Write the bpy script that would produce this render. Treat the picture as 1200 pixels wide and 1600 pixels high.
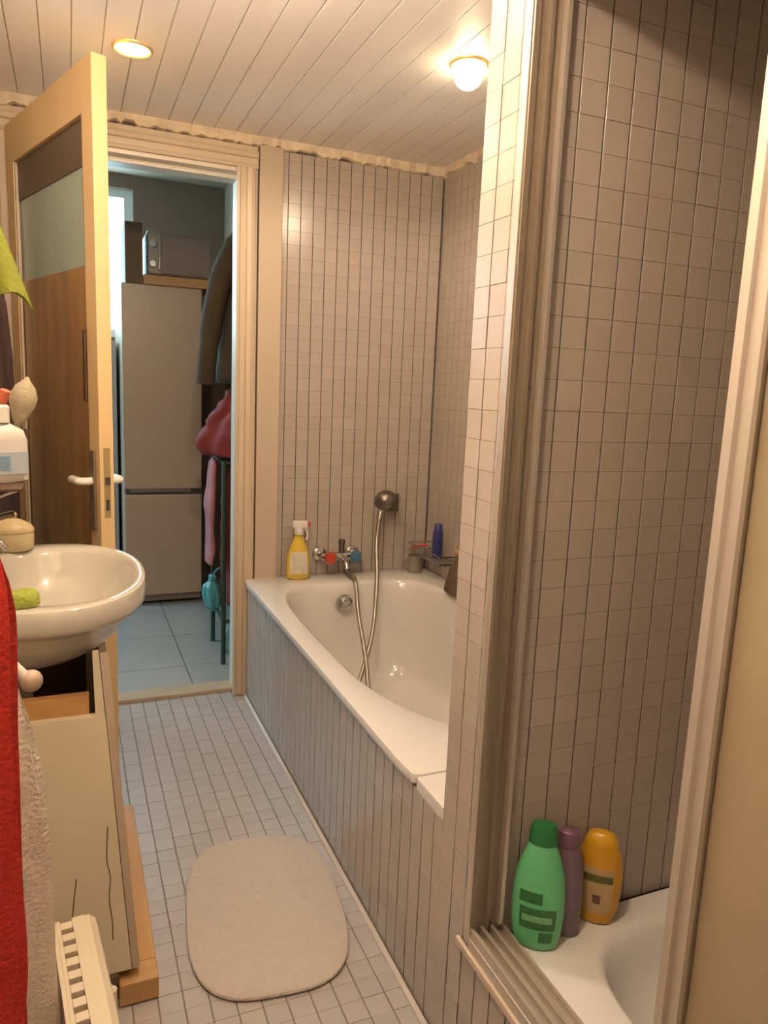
import bpy, bmesh, math, random
from mathutils import Vector, Matrix
random.seed(7)
for o in list(bpy.data.objects):
    bpy.data.objects.remove(o, do_unlink=True)
SC = bpy.context.scene
COL = SC.collection

# ------------------------------------------------------------------ camera
RC = ((0.92070103, -0.02663944, 0.38935838),
      (-0.38799586, -0.16999413, 0.90584834),
      (0.04205735, -0.98508494, -0.16684976))      # image right / down / forward -> world
CAM = Vector((0.0, 0.0, 1.27))
FPX = 1151.0
cd = bpy.data.cameras.new('camera')
cd.sensor_fit = 'VERTICAL'
cd.sensor_height = 24.0
cd.lens = FPX / 1600.0 * 24.0
cd.clip_start = 0.02
cam = bpy.data.objects.new('camera', cd)
COL.objects.link(cam)
m = Matrix.Identity(4)
for r in range(3):
    m[r][0] = RC[r][0]; m[r][1] = -RC[r][1]; m[r][2] = -RC[r][2]; m[r][3] = CAM[r]
cam.matrix_world = m
SC.camera = cam

def proj(p):
    d = Vector(p) - CAM
    c = [sum(RC[r][k] * d[r] for r in range(3)) for k in range(3)]
    if c[2] < 0.02:
        return None
    return (600 + FPX * c[0] / c[2], 800 + FPX * c[1] / c[2])

# ------------------------------------------------------------------ world: overcast daylight outside the hall windows
w = bpy.data.worlds.new('daylight')
SC.world = w
w.use_nodes = True
bg = w.node_tree.nodes['Background']
bg.inputs['Color'].default_value = (0.50, 0.80, 0.95, 1)
bg.inputs['Strength'].default_value = 16.0

SC.view_settings.view_transform = 'Standard'
SC.view_settings.look = 'None'
SC.view_settings.gamma = 1.0
SC.view_settings.use_curve_mapping = False
SC.view_settings.exposure = 0.2

LAMP_COL = (1.0, 0.785, 0.555)
LAMP_W = 10.0
GLOBE_W = (24.0, 21.0)

# ------------------------------------------------------------------ materials
MATS = {}
def mat(name, col, rough=0.5, metal=0.0, var=0.12, scale=8.0, bump=0.0, bscale=60.0, spec=0.5, rnd=0.0, stretch=None, trans=0.0, sheen=0.0, coat=0.0, ior=None):
    if name in MATS:
        return MATS[name]
    M = bpy.data.materials.new(name)
    M.use_nodes = True
    nt = M.node_tree; N = nt.nodes; L = nt.links
    b = N['Principled BSDF']
    b.inputs['Roughness'].default_value = rough
    b.inputs['Metallic'].default_value = metal
    b.inputs['Specular IOR Level'].default_value = spec
    b.inputs['Transmission Weight'].default_value = trans
    b.inputs['Coat Weight'].default_value = coat
    if sheen: b.inputs['Sheen Weight'].default_value = sheen
    if ior: b.inputs['IOR'].default_value = ior
    tc = N.new('ShaderNodeTexCoord')
    mp = N.new('ShaderNodeMapping')
    L.new(tc.outputs['Object'], mp.inputs['Vector'])
    if stretch: mp.inputs['Scale'].default_value = stretch
    nz = N.new('ShaderNodeTexNoise')
    nz.inputs['Scale'].default_value = scale
    nz.inputs['Detail'].default_value = 4.0
    L.new(mp.outputs['Vector'], nz.inputs['Vector'])
    mix = N.new('ShaderNodeMix'); mix.data_type = 'RGBA'
    lo = tuple(max(0, c * (1 - var)) for c in col); hi = tuple(min(1, c * (1 + var)) for c in col)
    mix.inputs[6].default_value = (*lo, 1); mix.inputs[7].default_value = (*hi, 1)
    L.new(nz.outputs['Fac'], mix.inputs[0])
    out = mix.outputs[2]
    if rnd:
        oi = N.new('ShaderNodeObjectInfo'); ge = N.new('ShaderNodeNewGeometry')
        ad = N.new('ShaderNodeMath'); ad.operation = 'ADD'
        L.new(oi.outputs['Random'], ad.inputs[0]); L.new(ge.outputs['Random Per Island'], ad.inputs[1])
        fr = N.new('ShaderNodeMath'); fr.operation = 'FRACT'; L.new(ad.outputs[0], fr.inputs[0])
        mr = N.new('ShaderNodeMapRange'); mr.inputs['To Min'].default_value = 1 - rnd; mr.inputs['To Max'].default_value = 1 + rnd
        L.new(fr.outputs[0], mr.inputs['Value'])
        hs = N.new('ShaderNodeHueSaturation')
        L.new(mr.outputs[0], hs.inputs['Value']); L.new(out, hs.inputs['Color'])
        out = hs.outputs['Color']
    L.new(out, b.inputs['Base Color'])
    if bump:
        n2 = N.new('ShaderNodeTexNoise'); n2.inputs['Scale'].default_value = bscale; n2.inputs['Detail'].default_value = 3.0
        L.new(mp.outputs['Vector'], n2.inputs['Vector'])
        bp = N.new('ShaderNodeBump'); bp.inputs['Strength'].default_value = bump; bp.inputs['Distance'].default_value = 0.01
        L.new(n2.outputs['Fac'], bp.inputs['Height']); L.new(bp.outputs['Normal'], b.inputs['Normal'])
    MATS[name] = M
    return M

def emit(name, col, strength):
    M = bpy.data.materials.new(name); M.use_nodes = True
    nt = M.node_tree
    nt.nodes.remove(nt.nodes['Principled BSDF'])
    e = nt.nodes.new('ShaderNodeEmission')
    e.inputs['Color'].default_value = (*col, 1); e.inputs['Strength'].default_value = strength
    nt.links.new(e.outputs[0], nt.nodes['Material Output'].inputs['Surface'])
    return M

def glass_mat(name, col, rough, alpha_mix):
    """pane: mostly see-through with a little gloss"""
    M = bpy.data.materials.new(name); M.use_nodes = True
    nt = M.node_tree; N = nt.nodes; L = nt.links
    b = N['Principled BSDF']
    b.inputs['Base Color'].default_value = (*col, 1); b.inputs['Roughness'].default_value = rough
    t = N.new('ShaderNodeBsdfTransparent'); t.inputs['Color'].default_value = (*[min(1, c * 1.3) for c in col], 1)
    mx = N.new('ShaderNodeMixShader'); mx.inputs[0].default_value = alpha_mix
    L.new(t.outputs[0], mx.inputs[1]); L.new(b.outputs[0], mx.inputs[2])
    L.new(mx.outputs[0], N['Material Output'].inputs['Surface'])
    return M

def frosted(name, col, rough=0.35, tr=0.5):
    """milky sheet: diffuse + translucent + gloss, blotchy"""
    M = bpy.data.materials.new(name); M.use_nodes = True
    nt = M.node_tree; N = nt.nodes; L = nt.links
    N.remove(N['Principled BSDF'])
    tc = N.new('ShaderNodeTexCoord'); nz = N.new('ShaderNodeTexNoise'); nz.inputs['Scale'].default_value = 5
    L.new(tc.outputs['Object'], nz.inputs['Vector'])
    mix = N.new('ShaderNodeMix'); mix.data_type = 'RGBA'
    mix.inputs[6].default_value = (*[c * .75 for c in col], 1); mix.inputs[7].default_value = (*[min(1, c * 1.2) for c in col], 1)
    L.new(nz.outputs['Fac'], mix.inputs[0])
    d = N.new('ShaderNodeBsdfDiffuse'); t = N.new('ShaderNodeBsdfTranslucent'); g = N.new('ShaderNodeBsdfGlossy')
    g.inputs['Roughness'].default_value = rough; g.inputs['Color'].default_value = (.9, .9, .9, 1)
    L.new(mix.outputs[2], d.inputs['Color']); L.new(mix.outputs[2], t.inputs['Color'])
    m1 = N.new('ShaderNodeMixShader'); m1.inputs[0].default_value = tr
    L.new(d.outputs[0], m1.inputs[1]); L.new(t.outputs[0], m1.inputs[2])
    m2 = N.new('ShaderNodeMixShader'); m2.inputs[0].default_value = .06
    L.new(m1.outputs[0], m2.inputs[1]); L.new(g.outputs[0], m2.inputs[2])
    L.new(m2.outputs[0], N['Material Output'].inputs['Surface'])
    return M

TILE = mat('tile_glaze', (0.385, 0.325, 0.285), 0.22, var=0.05, scale=14, rnd=0.03)
TILE_F = mat('floor_tile_glaze', (0.37, 0.335, 0.32), 0.35, var=0.06, scale=14, rnd=0.035)
GROUT = mat('grout', (0.085, 0.064, 0.05), 0.9, var=0.25, scale=20)
GROUT_F = mat('floor_grout', (0.19, 0.165, 0.145), 0.9, var=0.25, scale=20)
PLASTER = mat('plaster', (0.80, 0.74, 0.68), 0.8, var=0.08, bump=0.1)
PLANK = mat('ceiling_plank', (0.84, 0.78, 0.74), 0.42, var=0.07, scale=6, rnd=0.03, stretch=(1, .12, 1))
PLANKGAP = mat('ceiling_gap', (0.58, 0.52, 0.47), 0.9)
DOORPAINT = mat('door_paint', (0.66, 0.47, 0.24), 0.45, var=0.08, scale=5, stretch=(3, 3, .4))
CASING = mat('casing_paint', (0.52, 0.41, 0.30), 0.45, var=0.08, scale=5)
BOARDP = mat('board_paint', (0.46, 0.36, 0.27), 0.5, var=0.05, scale=4)
WHITE = mat('white_enamel', (0.62, 0.585, 0.55), 0.12, var=0.02, coat=0.3)
CERAM = mat('white_ceramic', (0.50, 0.46, 0.39), 0.10, var=0.02, coat=0.3)
CHROME = mat('chrome', (0.55, 0.53, 0.50), 0.18, 1.0, var=0.1, scale=30)
DARKCHROME = mat('tarnished_chrome', (0.20, 0.17, 0.14), 0.3, 0.9, var=0.3, scale=40)
HOSE = mat('hose_metal', (0.36, 0.31, 0.26), 0.35, 0.8, var=0.2, scale=50)
ALU = mat('aluminium', (0.52, 0.46, 0.40), 0.34, 0.55, var=0.1, scale=4, stretch=(20, 20, .5))
ALU_D = mat('aluminium_dull', (0.23, 0.185, 0.135), 0.45, 0.3, var=0.12, scale=6)
BLACKRUB = mat('dark_rubber', (0.04, 0.035, 0.03), 0.7)
WOOD = mat('pine_wood', (0.46, 0.25, 0.085), 0.45, var=0.3, scale=6, stretch=(6, .8, 6))
BROWNPANEL = mat('varnished_brown', (0.36, 0.175, 0.036), 0.22, var=0.9, scale=3.5, stretch=(3, 3, .6), coat=0.3)  # strong tone blotches stand in for the golden reflection on the door panel
DARKWOOD = mat('dark_wood', (0.07, 0.035, 0.016), 0.5, var=0.3, scale=6)
BEIGEPANEL = mat('beige_panel', (0.64, 0.56, 0.40), 0.5, var=0.06, scale=5)
MATBEIGE = mat('mat_cotton', (0.46, 0.40, 0.35), 0.95, var=0.10, scale=60, bump=0.5, bscale=220, sheen=0.2)

# ------------------------------------------------------------------ helpers
def empty(name, loc=(0, 0, 0), rz=0.0, rot=None):
    o = bpy.data.objects.new(name, None)
    o.empty_display_size = 0.05
    COL.objects.link(o)
    o.location = loc
    o.rotation_euler = rot if rot else (0, 0, rz)
    return o

def MW(o):
    return Matrix.Translation(o.location) @ o.rotation_euler.to_matrix().to_4x4()

def obj(name, bm, material, parent=None, local=False, smooth=False, kind=None):
    """link bm as one mesh. Authored in world space unless local=True (parent space)."""
    me = bpy.data.meshes.new(name)
    bmesh.ops.recalc_face_normals(bm, faces=bm.faces)
    if smooth:
        for f in bm.faces: f.smooth = True
        for e in bm.edges:
            if smooth != 'all' and len(e.link_faces) == 2 and e.calc_face_angle(0) > 0.75: e.smooth = False
    if parent is not None and not local:
        M = Matrix.Identity(4); p = parent
        while p is not None:
            M = MW(p) @ M; p = p.parent
        bm.transform(M.inverted())
    bm.to_mesh(me); bm.free()
    me.materials.append(material)
    o = bpy.data.objects.new(name, me)
    COL.objects.link(o)
    if parent is not None: o.parent = parent
    if kind: o['kind'] = kind
    return o

def tag(o, label, cat, group=None):
    o['label'] = label; o['category'] = cat
    if group: o['group'] = group
    return o

def struct(o, label=None, cat=None):
    o['kind'] = 'structure'
    if label: o['label'] = label
    if cat: o['category'] = cat
    return o

def B():
    return bmesh.new()

def box(bm, lo, hi, bev=0.0, M=None):
    r = bmesh.ops.create_cube(bm, size=1.0)
    vs = r['verts']
    for v in vs:
        v.co = Vector([lo[i] + (v.co[i] + .5) * (hi[i] - lo[i]) for i in range(3)])
    if bev > 0:
        es = list({e for v in vs for e in v.link_edges})
        r2 = bmesh.ops.bevel(bm, geom=es, offset=bev, segments=2, affect='EDGES', profile=0.6)
        vs = list({v for f in r2['faces'] for v in f.verts} | {v for v in vs if v.is_valid})
    if M is not None:
        for v in vs: v.co = M @ v.co
    return bm

def prism(bm, pts, d):
    """polygon (3D points) extruded along vector d"""
    vs = [bm.verts.new(p) for p in pts]
    f = bm.faces.new(vs)
    r = bmesh.ops.extrude_face_region(bm, geom=[f])
    for v in r['geom']:
        if isinstance(v, bmesh.types.BMVert): v.co += Vector(d)
    return bm

def loft(bm, rings, cap0=True, cap1=True, closed=True):
    R = [[bm.verts.new(p) for p in ring] for ring in rings]
    n = len(R[0])
    for a, b in zip(R, R[1:]):
        for i in range(n if closed else n - 1):
            j = (i + 1) % n
            bm.faces.new((a[i], a[j], b[j], b[i]))
    if cap0: bm.faces.new(list(reversed(R[0])))
    if cap1: bm.faces.new(R[-1])
    return bm

def lathe(bm, prof, c=(0, 0), n=24, sx=1.0, sy=1.0, M=None, cap0=True, cap1=True):
    rings = []
    for r, z in prof:
        ring = []
        for i in range(n):
            a = 2 * math.pi * i / n
            p = Vector((c[0] + r * sx * math.cos(a), c[1] + r * sy * math.sin(a), z))
            ring.append(M @ p if M is not None else p)
        rings.append(ring)
    return loft(bm, rings, cap0, cap1)

def lathe_patch(bm, prof, a0, a1, sx, sy, off=0.0008, n=10, c=(0, 0), th=0.0006):
    """a label: a strip of the same lathe surface, offset outwards, with thickness"""
    def grid(o):
        g = []
        for r, z in prof:
            row = []
            for i in range(n + 1):
                a = a0 + (a1 - a0) * i / n
                row.append(Vector((c[0] + (r * sx + o) * math.cos(a), c[1] + (r * sy + o) * math.sin(a), z)))
            g.append(row)
        return g
    G = grid(off + th); H = grid(off - 0.0012)
    rings = [G[k] + list(reversed(H[k])) for k in range(len(prof))]
    return loft(bm, rings, True, True)

def smooth_path(pts, n=8):
    """catmull-rom"""
    P = [Vector(p) for p in pts]
    P = [P[0] * 2 - P[1]] + P + [P[-1] * 2 - P[-2]]
    out = []
    for i in range(1, len(P) - 2):
        for k in range(n):
            t = k / n
            a, b, c, d = P[i - 1], P[i], P[i + 1], P[i + 2]
            out.append(0.5 * ((2 * b) + (c - a) * t + (2 * a - 5 * b + 4 * c - d) * t * t + (3 * b - a - 3 * c + d) * t ** 3))
    out.append(P[-2])
    return out

def tube(bm, pts, r, n=10, ribs=None):
    P = [Vector(p) for p in pts]
    rings = []
    up = Vector((0.31, 0.2, 0.93))
    for i, p in enumerate(P):
        t = (P[min(i + 1, len(P) - 1)] - P[max(i - 1, 0)]).normalized()
        u = t.cross(up)
        if u.length < 1e-3: u = t.cross(Vector((1, 0, 0)))
        u.normalize(); v = t.cross(u).normalized()
        rr = r[i] if isinstance(r, (list, tuple)) else r
        if ribs: rr *= 1 + ribs * (i % 2)
        rings.append([p + u * rr * math.cos(2 * math.pi * k / n) + v * rr * math.sin(2 * math.pi * k / n) for k in range(n)])
    return loft(bm, rings)

def ray_ring(cx, cy, rx, ry, n, z, angs):
    out = []
    for t in angs:
        nn = n(t) if callable(n) else n
        c, s = math.cos(t), math.sin(t)
        r = (abs(c / rx) ** nn + abs(s / ry) ** nn) ** (-1.0 / nn)
        out.append(Vector((cx + r * c, cy + r * s, z)))
    return out

def cloth(bm, f, nu, nv, th):
    """f(u,v)->point, thickened sheet"""
    V = [[bm.verts.new(f(i / nu, j / nv)) for i in range(nu + 1)] for j in range(nv + 1)]
    for j in range(nv):
        for i in range(nu):
            bm.faces.new((V[j][i], V[j][i + 1], V[j + 1][i + 1], V[j + 1][i]))
    bmesh.ops.recalc_face_normals(bm, faces=bm.faces)
    bmesh.ops.solidify(bm, geom=list(bm.faces), thickness=th)
    return bm

# ------------------------------------------------------------------ tiles: each a real piece with its own edges
P = 0.05
def tile_mesh(name, gw, gh, material, t=0.0017):
    bm = B()
    x, y = (P - gw) / 2, (P - gh) / 2
    e = 0.0002
    loft(bm, [[Vector((sx * (x - i), sy * (y - i), z)) for sx, sy in ((-1, -1), (1, -1), (1, 1), (-1, 1))]
              for i, z in ((0, 0), (0, t - e), (e, t))], False, True)
    bmesh.ops.recalc_face_normals(bm, faces=bm.faces)
    me = bpy.data.meshes.new(name); bm.to_mesh(me); bm.free()
    me.materials.append(material)
    return me
TM_W = tile_mesh('wall_tile', 0.0033, 0.0006, TILE)
TM_P = tile_mesh('panel_tile', 0.0042, 0.0006, TILE, 0.0018)
TM_F = tile_mesh('floor_tile', 0.0034, 0.0009, TILE_F)

def tile_field(parent, o, u, v, lu, lv, me, seen, limit=290):
    """cover a lu x lv rectangle (corner o, axes u, v, outward normal u x v); the ones that show largest are objects, the rest one part"""
    o, u, v = Vector(o), Vector(u), Vector(v)
    n = u.cross(v)
    cells = []
    nu, nv = math.ceil(lu / P - 1e-6), math.ceil(lv / P - 1e-6)
    for i in range(nu):
        for j in range(nv):
            w_ = min(P, lu - i * P); h_ = min(P, lv - j * P)
            if w_ < 0.008 or h_ < 0.008: continue
            c = o + u * (i * P + w_ / 2) + v * (j * P + h_ / 2)
            q = proj(c); a = 0
            if q and -20 < q[0] < 1220 and -20 < q[1] < 1620 and seen(q[0], q[1]):
                k = [proj(c + u * du * w_ / 2 + v * dv * h_ / 2) for du, dv in ((-1, -1), (1, -1), (1, 1), (-1, 1))]
                if all(k):
                    a = abs(sum(k[m_][0] * k[(m_ + 1) % 4][1] - k[(m_ + 1) % 4][0] * k[m_][1] for m_ in range(4))) / 2
            M = Matrix(((u.x * w_ / P, v.x * h_ / P, n.x, c.x), (u.y * w_ / P, v.y * h_ / P, n.y, c.y), (u.z * w_ / P, v.z * h_ / P, n.z, c.z), (0, 0, 0, 1)))
            jit = Matrix.Translation((0, 0, random.uniform(-.0005, .0005))) @ Matrix.Rotation(random.uniform(-.002, .002), 4, 'X') @ Matrix.Rotation(random.uniform(-.002, .002), 4, 'Y')
            cells.append((a, M @ jit))
    cells.sort(key=lambda c: -c[0])
    single = [c for c in cells[:limit] if c[0] > 60]
    for a, M in single:
        t = bpy.data.objects.new('tile', me)
        COL.objects.link(t); t.parent = parent; t.matrix_world = M
    rest = cells[len(single):]
    if rest:
        V, F = [], []
        for a, M in rest:
            b = len(V)
            V += [M @ x.co for x in me.vertices]
            F += [[b + i for i in f.vertices] for f in me.polygons]
        m2 = bpy.data.meshes.new('tiling'); m2.from_pydata(V, [], F); m2.materials.append(me.materials[0])
        t = bpy.data.objects.new('tiling', m2); COL.objects.link(t); t.parent = parent; t['kind'] = 'stuff'

# ================================================================== STRUCTURE
XL, XT, XR = -0.25, 0.636, 1.44         # left wall, tub panel plane, right wall
YF, YB = -0.6, 2.862                    # wall behind the camera, door wall
ZC = 2.156                              # ceiling
PY0, PY1 = 1.006, 1.128                 # partition between shower and tub
DX0, DX1, DZ = -0.155, 0.612, 2.04      # door opening
HC = 2.44                               # hall ceiling
TRAY_Z = 0.30

bm = B(); box(bm, (XL - .1, YF - .1, -0.1), (XR + .1, 2.93, -0.005))
floor = struct(obj('floor', bm, GROUT_F))
tile_field(floor, (XT - 18 * P, YF + .002, -0.005), (1, 0, 0), (0, 1, 0), 18 * P, 2.93 - YF - .004, TM_F, lambda x, y: x > 195 and x < 680)

bm = B(); box(bm, (XL - .1, YF - .1, ZC + .004), (XR + .1, YB + .1, ZC + .08))
ceil = struct(obj('ceiling', bm, PLANKGAP))
PW = 0.0785
x = 0.0318 - 4 * PW
while x < XR:
    a, b = max(x, XL), min(x + PW - .0025, XR)
    bm = B(); box(bm, (a, YF, ZC), (b, YB, ZC + .0055), 0.0015)
    obj('plank', bm, PLANK, ceil)
    x += PW

bm = B()
box(bm, (XL - .1, YB, 0), (DX0, 2.97, 2.5)); box(bm, (DX1, YB, 0), (XR + .1, 2.97, 2.5)); box(bm, (DX0, YB, DZ), (DX1, 2.97, 2.5))
wall_back = struct(obj('wall_back', bm, GROUT))
tile_field(wall_back, (0.732, YB, 0.492 - .05), (1, 0, 0), (0, 0, 1), XR - .732, 2.12 - .442, TM_W, lambda x, y: x < 705 and y < 915 and x > 430)

bm = B(); box(bm, (XL - .1, YF, -.02), (XL, YB, 2.4)); struct(obj('wall_left', bm, PLASTER))
bm = B(); box(bm, (XL - .1, YF - .1, -.02), (XR + .1, YF, 2.4)); struct(obj('wall_front', bm, PLASTER))
bm = B(); box(bm, (XR, YF, -.02), (XR + .1, YB, 2.4))
wall_right = struct(obj('wall_right', bm, GROUT))
tile_field(wall_right, (XR, YB, 0.44), (0, -1, 0), (0, 0, 1), YB - PY1, ZC - .44, TM_W, lambda x, y: False)
tile_field(wall_right, (XR, PY0, TRAY_Z), (0, -1, 0), (0, 0, 1), PY0, ZC - TRAY_Z, TM_W, lambda x, y: False)

bm = B(); box(bm, (XT, PY0, 0), (XR, PY1, ZC))
partition = struct(obj('wall_partition', bm, GROUT))
tile_field(partition, (0.626 + .0, PY0, TRAY_Z - .006), (1, 0, 0), (0, 0, 1), XR - .626, ZC - TRAY_Z, TM_W, lambda x, y: x > 800 and x < 1190, 290)
# end face of the partition runs straight down into the tub panel
tile_field(partition, (XT, PY1 + .002, 0.44), (0, -1, 0), (0, 0, 1), PY1 - PY0 + .004, ZC - .44, TM_W, lambda x, y: x > 650)
tile_field(partition, (XR, PY1, 0.49), (-1, 0, 0), (0, 0, 1), XR - XT, ZC - .49, TM_W, lambda x, y: False)

bm = B(); box(bm, (XT, PY1, 0), (XT + .05, YB, 0.462)); box(bm, (XT, -.1, 0), (XT + .05, PY1, 0.29))
panel = struct(obj('wall_tub_panel', bm, GROUT))
tile_field(panel, (XT, YB, 0.0), (0, -1, 0), (0, 0, 1), YB - PY1 + .002, 0.462, TM_P, lambda x, y: x < 720, 290)
tile_field(panel, (XT, PY1 + .002, 0.0), (0, -1, 0), (0, 0, 1), PY1 - .35, 0.29, TM_P, lambda x, y: True, 40)
tile_field(partition, (XT, PY1 + .002, 0.29), (0, -1, 0), (0, 0, 1), PY1 - PY0 + .004, 0.15, TM_W, lambda x, y: True)

bm = B(); box(bm, (XT, -.12, 0), (XR, 0, ZC)); struct(obj('wall_shower_near', bm, PLASTER))
bm = B(); box(bm, (XT, 0, 1.93), (XT + .07, PY0, ZC)); struct(obj('wall_shower_header', bm, PLASTER))

# bead of sealant along the foot of the tub panel
bm = B(); prism(bm, [(XT - .012, -.1, 0), (XT - .0055, -.1, 0), (XT - .0055, -.1, .012)], (0, YB + .06, 0))
struct(obj('trim_1', bm, mat('sealant', (.62, .54, .48), .6)))

# crumbling plaster strip between the wall tiles and the ceiling
def rough_strip(name, p0, p1, nrm, z0, z1, material, seg=120, amp=.012):
    p0, p1, nrm = Vector(p0), Vector(p1), Vector(nrm)
    bm = B(); rings = []
    dd = 0.0
    for i in range(seg + 1):
        p = p0.lerp(p1, i / seg)
        dd = .6 * dd + .4 * random.uniform(-1, 1)
        k = amp * (dd + .5 * random.uniform(-1, 1))
        t = .012 + .006 * random.random()
        zz = z0 + k
        rings.append([p + nrm * .0 + Vector((0, 0, zz)), p + nrm * t + Vector((0, 0, zz + .004)), p + nrm * t + Vector((0, 0, z1)), p + Vector((0, 0, z1))])
    loft(bm, rings)
    return obj(name, bm, material)
CREAM = mat('old_plaster', (.62, .50, .36), .8, var=.35, scale=28, bump=.4, bscale=50)
struct(rough_strip('trim_2', (XL, YB, 0), (XR, YB, 0), (0, -1, 0), ZC - .035, ZC, CREAM))
struct(rough_strip('trim_3', (XR, YB, 0), (XR, PY1, 0), (-1, 0, 0), ZC - .03, ZC, CREAM, 70))

# door casing: head and two sides, each stepped like a moulding
def casing_side(name, x_in, sgn):
    bm = B()
    prof = [(0, 0), (0, .016), (.010, .020), (.014, .014), (.034, .014), (.038, .022), (.052, .026), (.066, .022), (.070, .008), (.078, .008), (.078, 0)]
    prism(bm, [(x_in + sgn * a, YB - b, 0) for a, b in prof], (0, 0, DZ))
    return struct(obj(name, bm, CASING))
casing_side('trim_4', .585, 1)
casing_side('trim_5', DX0 + .0, -1)
bm = B()
prof = [(0, 0), (0, .016), (.010, .020), (.014, .014), (.034, .014), (.038, .022), (.05, .026), (.06, .022), (.064, .008), (.078, .008), (.078, 0)]
prism(bm, [(DX0 - .078, YB - b, DZ + a) for a, b in prof], (.585 - DX0 + .156, 0, 0))
struct(obj('trim_6', bm, CASING))
# lining of the door opening and its stop
bm = B()
box(bm, (DX1 - .012, YB - .002, 0), (DX1, 2.985, DZ)); box(bm, (DX1 - .014, YB - .001, 0), (DX1 - .012, 2.985, DZ))
box(bm, (DX0, YB - .002, 0), (DX0 + .012, 2.985, DZ)); box(bm, (DX0, YB - .002, DZ - .014), (DX1, 2.985, DZ + .001)); box(bm, (DX0, YB + .045, DZ - .03), (DX1, 2.985, DZ - .014), .002)
lin = struct(obj('trim_7', bm, mat('frame_paint', (.66, .57, .47), .4)))
for z in (.62, 1.02, 1.17):
    bm = B(); box(bm, (DX1 - .0145, YB + .004, z - .03), (DX1 - .011, YB + .024, z + .03), .001); obj('strike_plate', bm, DARKCHROME, lin)
# flat board between casing and tiles
bm = B(); box(bm, (.669, YB - .016, .0), (0.757, YB, ZC - .03), .002); struct(obj('trim_8', bm, BOARDP))
bm = B(); box(bm, (DX0 - .02, 2.90, -.004), (DX1 + .02, 2.985, .012), .004); struct(obj('trim_9', bm, mat('threshold', (.42, .32, .22), .5, var=.2)))

# ------------------------------------------------------------------ hall beyond the door
HX0, HX1, HY = -1.7, 0.92, 4.85
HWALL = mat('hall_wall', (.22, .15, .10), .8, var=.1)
bm = B(); box(bm, (HX0 - .1, 2.93, -.1), (HX1 + .1, HY + .1, -.006)); hf = struct(obj('floor_hall', bm, GROUT_F))
HT = mat('hall_floor_tile', (.34, .345, .35), .30, var=.07, scale=10, rnd=.03)
xs = 0.452 - 5 * .42
i = 0
for ix in range(7):
    for iy in range(5):
        a0, a1 = max(HX0, xs + ix * .42), min(HX1, xs + (ix + 1) * .42 - .004)
        b0, b1 = max(2.986, 2.75 + iy * .42 + .06), min(HY, 2.75 + (iy + 1) * .42 + .056)
        if a1 - a0 < .05 or b1 - b0 < .03: continue
        bm = B(); box(bm, (a0, b0, -.006), (a1, b1, .0), .0015); obj('tile', bm, HT, hf)
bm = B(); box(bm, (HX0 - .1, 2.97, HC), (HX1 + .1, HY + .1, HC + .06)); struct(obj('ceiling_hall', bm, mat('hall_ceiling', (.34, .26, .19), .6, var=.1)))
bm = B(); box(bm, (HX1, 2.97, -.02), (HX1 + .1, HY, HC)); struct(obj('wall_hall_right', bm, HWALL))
# back wall with a high wide window, left wall with an unseen one added for bluish light on the tub panel
WX0, WX1, WZ0, WZ1 = -1.35, 0.38, 1.50, 2.36
bm = B()
box(bm, (HX0 - .1, HY, -.02), (WX0, HY + .1, HC)); box(bm, (WX1, HY, -.02), (HX1 + .1, HY + .1, HC))
box(bm, (WX0, HY, -.02), (WX1, HY + .1, WZ0)); box(bm, (WX0, HY, WZ1), (WX1, HY + .1, HC))
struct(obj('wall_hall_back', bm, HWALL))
LY0, LY1, LZ0, LZ1 = 4.05, 4.80, .50, 2.3
bm = B()
box(bm, (HX0 - .1, 2.97, -.02), (HX0, LY0, HC)); box(bm, (HX0 - .1, LY1, -.02), (HX0, HY, HC))
box(bm, (HX0 - .1, LY0, -.02), (HX0, LY1, LZ0)); box(bm, (HX0 - .1, LY0, LZ1), (HX0, LY1, HC))
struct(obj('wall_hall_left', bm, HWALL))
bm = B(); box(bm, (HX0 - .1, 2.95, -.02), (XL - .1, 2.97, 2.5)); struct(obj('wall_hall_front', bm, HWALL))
WF = mat('window_paint', (.75, .75, .73), .4)
PANE = glass_mat('window_glass', (.75, .78, .8), .05, .06)
w1 = struct(empty('window_1', (-.5, HY + .05, WZ0)))
bm = B()
box(bm, (WX0, HY + .03, WZ0), (WX1, HY + .08, WZ0 + .05)); box(bm, (WX0, HY + .03, WZ1 - .05), (WX1, HY + .08, WZ1))
for xx in (WX0, -.8, -.24, WX1 - .05): box(bm, (xx, HY + .03, WZ0 + .05), (xx + .05, HY + .08, WZ1 - .05))
obj('window_frame', bm, WF, w1)
for a, b in ((WX0 + .05, -.8), (-.75, -.24), (-.19, WX1 - .05)):
    bm = B(); box(bm, (a, HY + .053, WZ0 + .05), (b, HY + .057, WZ1 - .05)); obj('pane', bm, PANE, w1)
w2 = struct(empty('window_2_unseen', (HX0 - .05, 4.5, LZ0)))
bm = B()
box(bm, (HX0 - .08, LY0, LZ0), (HX0 - .03, LY1, LZ0 + .05)); box(bm, (HX0 - .08, LY0, LZ1 - .05), (HX0 - .03, LY1, LZ1))
for yy in (LY0, 4.40, LY1 - .05): box(bm, (HX0 - .08, yy, LZ0 + .05), (HX0 - .03, yy + .05, LZ1 - .05))
obj('window_frame', bm, WF, w2)
for a, b in ((LY0 + .05, 4.40), (4.45, LY1 - .05)):
    bm = B(); box(bm, (HX0 - .057, a, LZ0 + .05), (HX0 - .053, b, LZ1 - .05)); obj('pane', bm, PANE, w2)
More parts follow.
